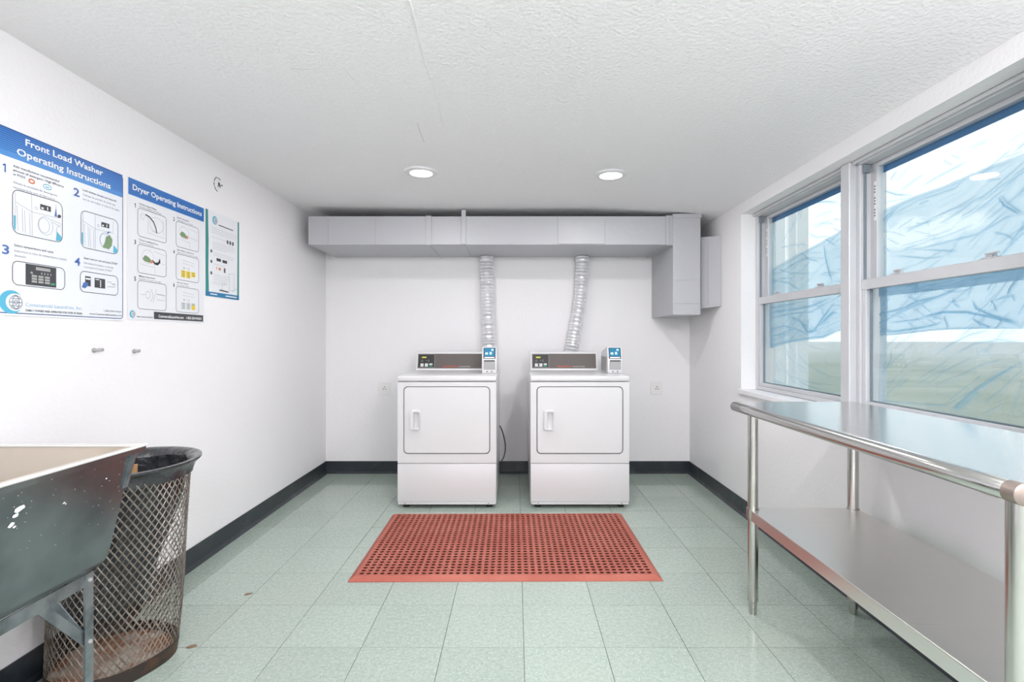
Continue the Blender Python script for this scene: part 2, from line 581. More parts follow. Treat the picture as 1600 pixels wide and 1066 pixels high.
def window(name, ya, yb):
    r = structure(empty(name, (1.60, (ya + yb) / 2, .825)))
    def part(nm, m, *boxes, bev=.002):
        mb = MB()
        for a, b in boxes:
            mb.box((a[0] - 1.60, a[1] - (ya + yb) / 2, a[2] - .825), (b[0] - 1.60, b[1] - (ya + yb) / 2, b[2] - .825), bev, 1)
        return mb.build(nm, m, r)
    j = .026
    part('jamb', M_ALU, ((1.596, yb - j, .826), (1.72, yb, WZ1)))
    part('jamb', M_ALU, ((1.596, ya, .826), (1.72, ya + j, WZ1)))
    part('head', M_ALU, ((1.588, ya + j, 1.966), (1.72, yb - j, WZ1)))
    part('head_lip', M_ALU, ((1.574, ya + .004, 1.972), (1.588, yb - .004, 1.988)))
    part('frame_sill', M_ALU, ((1.596, ya + j, .826), (1.72, yb - j, .850)))
    # lower sash, inner track
    a, b = ya + j, yb - j
    part('lower_sash_stile', M_ALU, ((1.606, b - .026, .85), (1.636, b, 1.43)))
    part('lower_sash_stile', M_ALU, ((1.606, a, .85), (1.636, a + .026, 1.43)))
    part('lower_sash_bottom_rail', M_ALU, ((1.606, a + .026, .85), (1.636, b - .026, .872)))
    part('meeting_rail', M_ALU, ((1.602, a, 1.386), (1.640, b, 1.432)))
    part('lower_glass_pane', M_GLASS, ((1.619, a + .026, .872), (1.623, b - .026, 1.386)), bev=0)
    part('glazing_bead', M_GREYP, ((1.624, a + .026, .872), (1.634, b - .026, .878)), ((1.624, b - .034, .878), (1.634, b - .026, 1.386)))
    # upper sash, outer track
    part('upper_sash_stile', M_ALU, ((1.646, b - .042, 1.40), (1.676, b, 1.966)))
    part('upper_sash_stile', M_ALU, ((1.646, a, 1.40), (1.676, a + .042, 1.966)))
    part('upper_sash_top_rail', M_ALU, ((1.646, a + .042, 1.946), (1.676, b - .042, 1.966)))
    part('upper_sash_bottom_rail', M_ALU, ((1.646, a + .042, 1.40), (1.676, b - .042, 1.425)))
    part('upper_glass_pane', M_GLASS, ((1.659, a + .042, 1.425), (1.663, b - .042, 1.946)), bev=0)
    # inner track of the far jamb: guide and grey stop block
    part('balance_track', M_GREYP, ((1.612, b - .006, 1.432), (1.624, b, 1.93)))
    part('stop_block', M_GREYP, ((1.606, b - .016, 1.925), (1.636, b, 1.965)))
    st = part('maker_sticker', M_PWHITE, ((1.6445, b - .036, 1.70), (1.646, b - .022, 1.88)), bev=0)
    part('sticker_print', M_INK, *[((1.6438, b - .033, 1.72 + k * .0135), (1.6446, b - .025, 1.7265 + k * .0135)) for k in range(11) if k % 4 != 3], bev=0)
    for q in (.24, .74):
        y = b + (a - b) * q
        lk = part('sash_lock', M_ALU, ((1.606, y - .030, 1.432), (1.632, y + .030, 1.438)), ((1.610, y - .012, 1.438), (1.634, y + .012, 1.450)))
        part('lock_lever', M_ALU, ((1.600, y - .045, 1.446), (1.612, y + .004, 1.4515)))
    return r
win1 = window('window_1', PY1, WY1)
win2 = window('window_2', WY0, PY0)

# ================================================================== OUTSIDE
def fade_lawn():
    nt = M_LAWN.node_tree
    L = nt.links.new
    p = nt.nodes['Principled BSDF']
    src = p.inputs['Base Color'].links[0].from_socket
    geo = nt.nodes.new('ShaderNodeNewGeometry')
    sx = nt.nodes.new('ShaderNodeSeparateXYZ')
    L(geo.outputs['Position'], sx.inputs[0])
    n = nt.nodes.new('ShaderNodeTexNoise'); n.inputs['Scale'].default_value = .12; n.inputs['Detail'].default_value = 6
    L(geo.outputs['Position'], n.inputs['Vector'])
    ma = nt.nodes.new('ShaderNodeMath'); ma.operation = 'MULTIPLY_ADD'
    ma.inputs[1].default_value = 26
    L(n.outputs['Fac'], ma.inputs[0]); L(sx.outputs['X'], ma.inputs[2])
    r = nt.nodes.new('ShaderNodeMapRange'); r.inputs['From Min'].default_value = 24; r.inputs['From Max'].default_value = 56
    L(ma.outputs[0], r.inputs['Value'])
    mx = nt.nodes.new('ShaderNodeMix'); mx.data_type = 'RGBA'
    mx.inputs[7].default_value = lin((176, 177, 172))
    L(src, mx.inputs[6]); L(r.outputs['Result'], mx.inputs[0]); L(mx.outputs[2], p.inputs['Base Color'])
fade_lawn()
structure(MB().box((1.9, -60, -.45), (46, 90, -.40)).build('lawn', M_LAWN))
structure(MB().box((46, -200, -.47), (260, 300, -.41)).build('pavement', M_PAVE))
for (y, wd, lab) in ((4.98, .09, 'widest white outdoor post, farthest of three beyond the smaller window'),
                     (4.72, .045, 'middle white outdoor post of three beyond the smaller window'),
                     (4.56, .03, 'slimmest white outdoor post, nearest of three beyond the smaller window')):
    p = empty('porch_post', (2.55, y, -.40))
    MB().box((-.05, -wd / 2, 0), (.05, wd / 2, 3.2), .006).build('post_shaft', M_POST, p)
    MB().box((-.07, -wd / 2 - .02, 0), (.07, wd / 2 + .02, .12), .006).build('post_base', M_POST, p)
    tag(p, lab, 'post', 'white posts outside the window')

# ------------------------------------------------------------------ blue film over the windows
def film(parent, name, ya, yb, za, zb, X, curves, seed, top=None, bottom=None, holes=(), n_rand=30, base=0.0, res=.0027, amp=.004, fam=(20, 40)):
    """ya..yb, za..zb = pane; top / bottom = polyline (Y, z) that cuts the sheet; curves = [(points, width, strength)]"""
    rg = random.Random(seed)
    ny = int((yb - ya) / res) + 1
    nz = int((zb - za) / res) + 1
    Yv = np.linspace(ya, yb, ny)
    if bottom is not None:
        p = sorted(bottom)
        zb0 = np.interp(Yv, [q[0] for q in p], [q[1] for q in p])
    else:
        zb0 = np.full(ny, za)
    if top is not None:
        p = sorted(top)
        zt0 = np.interp(Yv, [q[0] for q in p], [q[1] for q in p])
    else:
        zt0 = np.full(ny, zb)
    T = np.linspace(0, 1, nz)
    YY = np.repeat(Yv[:, None], nz, 1)
    ZZ = zb0[:, None] + (zt0 - zb0)[:, None] * T[None, :]
    ply = np.full(YY.shape, base)
    disp = np.zeros(YY.shape)
    cs = list(curves)
    fl_p = [(rg.uniform(3, 9), rg.uniform(3, 10), rg.uniform(0, 6), rg.uniform(.2, .5)) for _ in range(3)]
    spread = math.radians(fam[1]) * .9
    def flow(y, z):
        return math.radians(fam[0]) + spread * sum(c * math.sin(a * y + b * z + p) for a, b, p, c in fl_p) * 1.6
    for k in range(n_rand):
        y = rg.uniform(ya, yb); z = rg.uniform(za, zb)
        ln = rg.uniform(.05, .26); off = rg.gauss(0, .10)
        pts = []
        for t in range(10):
            pts.append((y, z))
            a_ = flow(y, z) + off
            y -= math.cos(a_) * ln / 9
            z += math.sin(a_) * ln / 9
        cs.append((pts, rg.uniform(.0020, .0040), rg.uniform(.12, .48)))
    for pts, wd, st in cs:
        wd *= .72
        best = np.full(YY.shape, 1e9)
        m = len(pts) - 1
        tpos = np.zeros(YY.shape)
        for i in range(m):
            ax, az = pts[i]; bx, bz = pts[i + 1]
            dx, dz = bx - ax, bz - az
            L2 = dx * dx + dz * dz + 1e-12
            t = np.clip(((YY - ax) * dx + (ZZ - az) * dz) / L2, 0, 1)
            d = (YY - ax - t * dx) ** 2 + (ZZ - az - t * dz) ** 2
            k = d < best
            best = np.where(k, d, best)
            tpos = np.where(k, (i + t) / m, tpos)
        fade = np.clip(np.minimum(tpos, 1 - tpos) * 5 + .15, 0, 1)
        g = np.exp(-best / (2 * wd * wd)) * fade
        ply = np.maximum(ply, base + g * st * (1 - base))
        disp += g * amp * min(1, st + .4)
        g2 = np.exp(-best / (2 * (wd * 4) ** 2)) * fade
        ply = np.maximum(ply, base + g2 * st * .2 * (1 - base))
    # soft large undulation of the sheet
    for k in range(5):
        fy, fz, ph = rg.uniform(3, 11), rg.uniform(3, 14), rg.uniform(0, 6)
        wv = np.sin(fy * YY + fz * ZZ + ph)
        disp += .0016 * wv
        ply = ply + .018 * np.clip(wv, 0, 1)
    for poly, soft in holes:
        # where the film lies flat and tight against the glass it is clearer
        cxm = sum(q[0] for q in poly) / len(poly); czm = sum(q[1] for q in poly) / len(poly)
        ang = np.arctan2(ZZ - czm, YY - cxm)
        rr = np.hypot(YY - cxm, ZZ - czm)
        pa = sorted((math.atan2(q[1] - czm, q[0] - cxm), math.hypot(q[0] - cxm, q[1] - czm)) for q in poly)
        pa = [(pa[-1][0] - 2 * math.pi, pa[-1][1])] + pa + [(pa[0][0] + 2 * math.pi, pa[0][1])]
        lim = np.interp(ang, [q[0] for q in pa], [q[1] for q in pa])
        kx = np.clip((lim - rr) / soft, 0, 1)
        ply = ply - .20 * kx
    ply = np.clip(ply, -.6, 1)
    verts = np.stack([X - disp, YY, ZZ], -1).reshape(-1, 3)
    idx = np.arange(ny * nz).reshape(ny, nz)
    q = np.stack([idx[:-1, :-1], idx[1:, :-1], idx[1:, 1:], idx[:-1, 1:]], -1).reshape(-1, 4)
    me = bpy.data.meshes.new(name)
    me.vertices.add(len(verts)); me.vertices.foreach_set('co', verts.astype(np.float32).ravel())
    me.loops.add(q.size); me.loops.foreach_set('vertex_index', q.astype(np.int32).ravel())
    me.polygons.add(len(q)); me.polygons.foreach_set('loop_start', np.arange(0, q.size, 4, dtype=np.int32))
    me.update(calc_edges=True)
    me.validate()
    at = me.attributes.new('ply', 'FLOAT', 'POINT')
    at.data.foreach_set('value', ply.astype(np.float32).ravel())
    me.materials.append(M_FILM)
    me.shade_smooth()
    o = bpy.data.objects.new(name, me)
    C.objects.link(o)
    o.parent = parent
    return o

XF = 1.690
def fpx(pts, ox=0, oy=0, k=1.0, X=XF):
    return [on_right(ox + x * k, oy + y * k, X) for x, y in pts]
def crop_curves(lst, ox, oy, k, X=XF):
    return [(fpx(p, ox, oy, k, X), wd, st) for p, wd, st in lst]

def film_thing(label, ya, yb, za, zb):
    r = empty('plastic_film', (0, 0, 0))
    return tag(r, label, 'plastic film', 'blue films over the sashes')

def strip(parent, name, ya, yb, za, zb, X):
    return MB().box((X, ya, za), (X + .0008, yb, zb)).build(name, M_TAPE, parent)

# -- larger window, upper sash
A, B = WY0 + .026 + .036, PY0 - .026 - .036
f1 = film_thing('blue film with a slanting fold over upper sash of the larger window', A, B, 1.42, 1.95)
kc = (1330, 240, .2158)
cur = crop_curves([
    ([(165, 640), (215, 560), (265, 475), (340, 390)], .003, .75), ([(175, 185), (215, 225), (250, 270), (330, 298), (450, 305)], .0035, .55),
    ([(175, 370), (260, 352), (380, 330), (450, 312)], .003, .30), ([(1080, 290), (1140, 360), (1200, 400), (1251, 440)], .0035, .55),
    ([(660, 40), (700, 70), (730, 85)], .003, .35), ([(720, 10), (790, 40)], .003, .30), ([(1100, 30), (1180, 10), (1251, -20)], .003, .35)], *kc)
film(f1, 'film_sheet', A, B, 1.41, 1.955, XF, cur, 11, n_rand=40, amp=.003)
bd = fpx([(1355, 340), (1365.6, 336), (1401, 321), (1438, 305), (1481, 290), (1513, 276), (1557, 257), (1600, 242), (1690, 205)])
cur = crop_curves([
    ([(165, 470), (330, 400), (500, 325), (700, 255), (850, 190), (1050, 105), (1251, 35)], .005, .30),
    ([(160, 640), (215, 560), (265, 475), (340, 395)], .004, .70), ([(215, 600), (260, 680), (310, 715)], .003, .5),
    ([(330, 715), (560, 680), (760, 630), (950, 585), (1060, 520), (1160, 460), (1251, 440)], .004, .45),
    ([(440, 690), (620, 700), (800, 710)], .003, .5), ([(350, 740), (560, 760), (700, 745)], .003, .5),
    ([(930, 350), (1000, 300), (1090, 230), (1251, 90)], .004, .5), ([(1000, 330), (1110, 240), (1251, 150)], .003, .5),
    ([(840, 190), (780, 250), (640, 300), (480, 350)], .003, .45), ([(1000, 200), (1080, 185), (1110, 186)], .003, .4),
    ([(1090, 310), (1140, 375), (1200, 410), (1251, 440)], .004, .7), ([(1060, 570), (1150, 590), (1251, 640)], .003, .5),
    ([(240, 560), (330, 570), (420, 600)], .003, .3), ([(260, 600), (330, 640), (370, 660)], .003, .4), ([(480, 510), (590, 500)], .003, .4),
    ([(550, 600), (640, 590), (760, 545)], .003, .4), ([(480, 560), (560, 580), (600, 580)], .003, .3)], *kc)
hole = fpx([(215, 590), (300, 520), (560, 480), (800, 420), (1000, 400), (1090, 430), (1040, 510), (850, 580), (650, 640), (420, 690), (320, 712), (240, 660)], *kc)
film(f1, 'film_fold', A, B, 1.41, 1.955, XF - .012, cur, 12, top=bd, n_rand=80, base=.19, holes=[(hole, .05)], fam=(24, 14))
strip(f1, 'tape', A, B, 1.917, 1.952, XF - .013)

# -- larger window, lower sash
A, B = WY0 + .026 + .02, PY0 - .026 - .02
f2 = film_thing('blue crumpled film over lower sash of the larger window, behind steel table', A, B, .86, 1.40)
kc = (1330, 420, .2346)
cur = crop_curves([
    ([(660, 960), (720, 900), (820, 815), (950, 730), (1151, 610)], .006, .80), ([(690, 950), (770, 880), (850, 800)], .011, .65),
    ([(90, 800), (160, 730), (240, 660), (268, 600), (262, 520)], .004, .50), ([(90, 845), (200, 880), (350, 895), (560, 910), (690, 905)], .004, .50),
    ([(560, 580), (680, 500), (800, 440), (930, 410)], .003, .45), ([(700, 570), (830, 500), (1000, 475), (1151, 495)], .003, .40),
    ([(400, 800), (520, 730), (660, 640)], .003, .30), ([(510, 790), (620, 700), (700, 650)], .003, .25), ([(600, 760), (760, 700), (880, 640), (1040, 600)], .003, .30),
    ([(240, 810), (330, 700), (380, 640)], .003, .25), ([(880, 900), (1000, 800), (1151, 660)], .004, .35), ([(1050, 1000), (1100, 850), (1151, 720)], .004, .30),
    ([(560, 870), (565, 800), (640, 745), (760, 740)], .003, .25), ([(170, 510), (210, 545), (260, 500), (330, 430)], .003, .40),
    ([(210, 770), (290, 740), (380, 640), (500, 590)], .003, .25), ([(860, 970), (960, 930), (1010, 900)], .003, .35)], *kc)
film(f2, 'film_sheet', A, B, .862, 1.40, XF, cur, 21, base=.05, n_rand=40, amp=.003, fam=(35, 14))
bd = fpx([(1340, 524.5), (1347.6, 524), (1367.5, 521), (1384, 525.6), (1419, 522), (1461, 517), (1494, 515), (1541, 514), (1600, 514), (1690, 516)])
cur = crop_curves([
    ([(75, 440), (160, 432), (225, 452)], .005, .95), ([(230, 445), (380, 430), (560, 412), (700, 400), (900, 396), (1151, 398)], .004, .45),
    ([(180, 412), (300, 420), (420, 405), (560, 380), (640, 355)], .005, .70), ([(130, 340), (230, 300), (380, 265), (480, 215), (600, 190), (700, 150), (830, 80)], .006, .65),
    ([(140, 400), (260, 340), (400, 270), (520, 220), (650, 180)], .004, .60), ([(480, 330), (560, 310), (640, 290), (800, 290), (950, 320), (1080, 350), (1151, 380)], .005, .85),
    ([(280, 360), (420, 345), (520, 330)], .004, .55), ([(640, 310), (660, 360), (678, 410)], .003, .85), ([(830, 210), (860, 260), (960, 310), (1060, 335), (1151, 362)], .005, .80),
    ([(830, 330), (900, 370), (980, 400)], .004, .75), ([(700, 190), (720, 240), (750, 260)], .004, .6), ([(970, 200), (990, 260), (1000, 290)], .003, .6),
    ([(970, 220), (1050, 190), (1110, 180), (1120, 220)], .004, .55), ([(1151, 60), (1100, 130), (1080, 180)], .004, .6), ([(900, 60), (840, 110), (800, 190)], .004, .5),
    ([(560, 320), (620, 330), (640, 350)], .006, .4), ([(200, 380), (240, 400), (300, 412)], .003, .4), ([(1000, 60), (960, 110), (930, 150)], .004, .45)]
    + [([(380 + 22 * i, 190 - 4 * i), (392 + 22 * i, 170 - 4 * i), (400 + 22 * i, 150 - 4 * i)], .003, .4) for i in range(12)], *kc)
film(f2, 'film_fold', A, B, .862, 1.40, XF - .012, cur, 22, bottom=bd, n_rand=100, base=.24, fam=(20, 38), amp=.006)
film(f2, 'film_gather', B - .046, B, 1.18, 1.40, XF - .018, [], 23, n_rand=10, base=.55)
film(f2, 'film_gather', B - .046, B, .862, 1.18, XF - .018, [], 25, n_rand=10, base=.12)
film(f2, 'film_gather', A, B, 1.352, 1.40, XF - .020, [], 24, n_rand=24, base=.50, fam=(0, 12))

# -- smaller window, upper sash
A, B = PY1 + .026 + .036, WY1 - .026 - .036
f3 = film_thing('blue film with a slanting fold over upper sash of the smaller window', A, B, 1.42, 1.95)
kc = (1160, 240, .375)
cur = crop_curves([
    ([(205, 235), (240, 215), (300, 205), (350, 200), (405, 205)], .004, .55), ([(270, 330), (310, 350), (350, 345), (400, 372)], .004, .35),
    ([(350, 180), (380, 150), (400, 130)], .004, .4), ([(150, 395), (220, 380), (280, 385)], .004, .3)], *kc)
film(f3, 'film_sheet', A, B, 1.41, 1.955, XF, cur, 31, n_rand=40, amp=.003)
bd = fpx([(1180, 437), (1196, 427), (1216, 416), (1246, 399), (1280, 380.6), (1312, 364), (1335, 352)])
cur = crop_curves([
    ([(97, 510), (150, 482), (230, 436), (320, 386), (405, 342)], .006, .30), ([(345, 370), (360, 440), (375, 490), (387, 530)], .005, .80),
    ([(97, 500), (140, 530), (200, 540), (260, 580)], .005, .6), ([(130, 510), (180, 490), (240, 450), (300, 430)], .005, .5),
    ([(320, 340), (360, 360), (405, 385)], .005, .55), ([(240, 400), (280, 440), (330, 450)], .004, .5), ([(150, 480), (210, 500), (300, 500)], .004, .5),
    ([(110, 560), (170, 520), (230, 520)], .004, .5)], *kc)
film(f3, 'film_fold', A, B, 1.41, 1.955, XF - .012, cur, 32, top=bd, n_rand=80, base=.22, fam=(22, 22))
film(f3, 'film_gather', B - .03, B, 1.41, 1.955, XF - .018, [], 33, n_rand=8, base=.25)
strip(f3, 'tape', A, B, 1.917, 1.952, XF - .013)

# -- smaller window, lower sash
A, B = PY1 + .026 + .02, WY1 - .026 - .02
f4 = film_thing('blue crumpled film over lower sash of the smaller window', A, B, .86, 1.40)
cur = crop_curves([
    ([(75, 830), (90, 900), (130, 950), (220, 985), (300, 998), (400, 1000)], .005, .45), ([(150, 870), (200, 930), (300, 960), (390, 970)], .004, .25),
    ([(100, 930), (170, 960), (260, 990)], .004, .3)], *kc)
film(f4, 'film_sheet', A, B, .862, 1.40, XF, cur, 41, base=.06, n_rand=40, amp=.003, fam=(-25, 20))
bd = fpx([(1176, 555), (1188, 551), (1209, 544), (1235, 536), (1272, 531), (1291, 529), (1312, 519), (1335, 512)])
cur = crop_curves([
    ([(75, 822), (130, 803), (200, 783), (300, 768), (350, 763), (405, 738)], .005, .55), ([(80, 700), (150, 660), (230, 650), (300, 635), (390, 595)], .006, .60),
    ([(240, 690), (270, 720), (280, 745), (310, 740), (350, 680), (395, 620)], .007, .90), ([(200, 680), (250, 700), (280, 745)], .006, .75),
    ([(330, 720), (370, 680), (400, 655)], .009, .7), ([(100, 740), (180, 720), (240, 735), (290, 760)], .005, .55), ([(120, 690), (200, 670), (300, 660), (380, 610)], .005, .5),
    ([(85, 780), (140, 760), (210, 750)], .005, .5), ([(90, 655), (160, 640), (260, 620)], .005, .5), ([(300, 620), (340, 650), (350, 680)], .005, .5)], *kc)
film(f4, 'film_fold', A, B, .862, 1.40, XF - .012, cur, 42, bottom=bd, n_rand=80, base=.30, fam=(15, 40), amp=.006)
film(f4, 'film_gather', B - .04, B, 1.10, 1.40, XF - .018, [], 43, n_rand=8, base=.40)

# ================================================================== CEILING LAMPS
def lamp(x, y, label):
    z = ceil_z(x) + .003 * math.sin(3.1 * x + 1.7 * y)
    r = empty('recessed_light', (x, y, z))
    MB().lathe([(.062, -.004), (.066, -.012), (.080, -.012), (.094, -.008), (.098, .002), (.062, .002)], n=40).build('trim_ring', M_TRIM, r, smooth=40)
    MB().lathe([(0, -.0085), (.05, -.0080), (.0635, -.005), (.0635, .001), (0, .001)], n=40).build('diffuser', M_DIFF, r, smooth=40)
    ld = bpy.data.lights.new('lamp_light', 'AREA')
    ld.shape = 'DISK'
    ld.size = .12
    ld.energy = LAMP_W
    ld.color = (1.0, .985, 1.0)
    lo = bpy.data.objects.new('lamp_light', ld)
    C.objects.link(lo)
    lo.location = (0, 0, -.014)
    lo.parent = r
    return tag(r, label, 'ceiling light', 'round recessed ceiling lights')
lamp(-.552, 2.985, 'round recessed ceiling light above the left dryer')
lamp(.560, 3.02, 'round recessed ceiling light above the right dryer')
lamp(-.552, 1.05, 'added recessed ceiling light above the sink side, unseen out of the frame')  # unseen light, added to help brighten the room
lamp(.560, 1.05, 'added recessed ceiling light above the table side, unseen out of the frame')  # its twin, likewise added out of view for more light
def fill_lamp(x, y, label):  # invented lamp, added for even frontal fill from behind the viewer
    r = empty('added_fill_lamp', (x, y, ceil_z(x)))
    MB().lathe([(0, .004), (.205, .004), (.215, -.002), (.215, -.022), (.200, -.026), (0, -.026)], n=48).build('fill_lamp_plate', M_TRIM, r, smooth=40)
    MB().lathe([(.198, -.024), (.200, -.10), (.190, -.125), (.150, -.142), (0, -.150)], n=48).build('fill_lamp_shade', mat('fill_lamp_opal', (250, 250, 248), .4, emit=((255, 250, 255), FILL_L)), r, smooth=40)
    return tag(r, label, 'ceiling light', 'added fill lamps behind the viewer')
fill_lamp(.05, -1.10, 'added opal drum fill lamp, unseen behind the viewer, nearer the door')
fill_lamp(.95, -.25, 'added opal drum fill lamp, unseen behind the viewer on the table side')

# ================================================================== DUCT
du = empty('exhaust_duct', (0, 4.12, 1.86))
def dpart(nm, *boxes, bev=.004):
    mb = MB()
    for a, b in boxes:
        mb.box((a[0], a[1] - 4.12, a[2] - 1.86), (b[0], b[1] - 4.12, b[2] - 1.86), bev)
    return mb.build(nm, M_DUCT, du)
DF, DZ0, DZ1 = 3.82, 1.862, 2.076
dpart('duct_section', ((-1.55, DF, DZ0), (-.655, YB - .002, DZ1)))
dpart('duct_section', ((-.655, DF + .002, DZ0 + .001), (-.38, YB - .002, DZ1 - .001)))
dpart('duct_section', ((-.38, DF, DZ0), (1.135, YB - .002, DZ1)))
mb = MB()   # slanting joint collar strips round the front and bottom
dpart('joint_collar', ((-.672, DF - .009, DZ0 - .003), (-.630, DF + .02, DZ1 + .002)), bev=.002)
dpart('joint_collar', ((-.652, DF - .004, DZ0 - .004), (-.642, YB - .004, DZ0 + .004)), bev=.001)
dpart('hanger_strap', ((-.405, DF - .010, DZ0 + .004), (-.372, DF, 2.120)), bev=.001)
dpart('seam', ((-1.407, DF - .007, DZ0 + .01), (-1.398, DF + .002, DZ1)), bev=.001)
dpart('seam', ((-1.047, DF - .005, DZ0 + .006), (-1.041, DF + .002, DZ1 - .008)), bev=.001)
dpart('access_patch', ((.312, DF - .007, DZ0 + .004), (.665, DF + .002, DZ1 - .002)), bev=.003)
dpart('end_flange', ((1.118, DF - .010, DZ0 - .004), (1.140, YB - .004, DZ1 + .004)), bev=.002)
dpart('elbow_collar', ((1.140, DF + .004, DZ0 - .003), (1.176, YB - .006, DZ1 + .006)), bev=.002)
# drop box on the right
dpart('drop_box', ((1.172, DF - .004, 1.338), (1.378, YB - .002, 2.086)), bev=.005)
dpart('drop_box_cap', ((1.168, DF - .010, 2.062), (1.384, YB - .004, 2.092)), bev=.003)
dpart('drop_box_seam', ((1.180, DF - .0075, 1.596), (1.370, DF - .002, 1.602)), bev=.001)
dpart('drop_box_seam', ((1.178, DF - .0080, 1.424), (1.372, DF - .002, 1.430)), bev=.001)
# slanted outlet box into the right wall
mb = MB()
b2 = [(1.378, 3.875), (1.498, 3.735), (1.498, 4.34), (1.378, 4.34)]
zl, zr = (1.388, 1.928), (1.398, 1.912)
mb.prism([(x, y - 4.12, (zl if x < 1.45 else zr)[0] - 1.86) for x, y in b2], [(x, y - 4.12, (zl if x < 1.45 else zr)[1] - 1.86) for x, y in b2])
mb.build('wall_outlet_box', M_DUCT, du)
# raised standing seams of the outlet box
for t in (.18, .42):
    mb = MB()
    x = 1.378 + .12 * t; y = 3.875 - .14 * t
    mb.tube([(x - .004, y - .004 - 4.12, 1.412 - 1.86), (x - .004, y - .004 - 4.12, 1.90 - 1.86)], .005, 8)
    mb.build('standing_seam', M_DUCT, du, smooth=40)
tag(du, 'long grey painted sheet metal exhaust duct along ceiling with drop box', 'duct')

# ================================================================== FLEXIBLE VENT HOSES
def hose(path, label):
    pts = [Vector(p) for p in path]
    # resample a smooth curve through the points
    dense = []
    for i in range(len(pts) - 1):
        p0, p1, p2, p3 = pts[max(i - 1, 0)], pts[i], pts[i + 1], pts[min(i + 2, len(pts) - 1)]
        for k in range(60):
            t = k / 60
            dense.append(.5 * ((2 * p1) + (-p0 + p2) * t + (2 * p0 - 5 * p1 + 4 * p2 - p3) * t * t + (-p0 + 3 * p1 - 3 * p2 + p3) * t ** 3))
    dense.append(pts[-1])
    ln = 0
    out, rad = [dense[0]], [.052]
    step, acc = .0068, 0
    for a, b in zip(dense, dense[1:]):
        acc += (b - a).length
        if acc >= step:
            ln += acc
            acc = 0
            out.append(b)
            rad.append(.0535 + .0042 * math.sin(2 * math.pi * ln / .0272))
    r = empty('vent_hose', path[0])
    o = Vector(path[0])
    MB().tube([p - o for p in out], rad, 28, jitter=.0011).build('hose_wall', M_FOIL, r, smooth=30)
    c = MB()
    for k in range(3):
        c.tube([(0, 0, -.004 - .011 * k), (0, 0, -.013 - .011 * k)], [.060 - .002 * k, .057 - .002 * k], 24, jitter=.006)
    c.build('crumpled_foil_collar', M_FOIL, r, smooth=30)
    return tag(r, label, 'vent hose', 'aluminium vent hoses')
hose([(-.247, 4.352, 1.861), (-.246, 4.352, 1.70), (-.240, 4.350, 1.45), (-.228, 4.348, 1.15), (-.222, 4.345, .85), (-.25, 4.335, .5), (-.36, 4.31, .24), (-.43, 4.272, .16)],
     'straight ribbed silver foil vent hose rising behind the left dryer')
hose([(.563, 4.352, 1.861), (.560, 4.352, 1.72), (.543, 4.350, 1.47), (.492, 4.348, 1.18), (.452, 4.345, .92), (.42, 4.335, .55), (.43, 4.31, .26), (.46, 4.272, .16)],
     'bent ribbed silver foil vent hose leaning behind the right dryer')

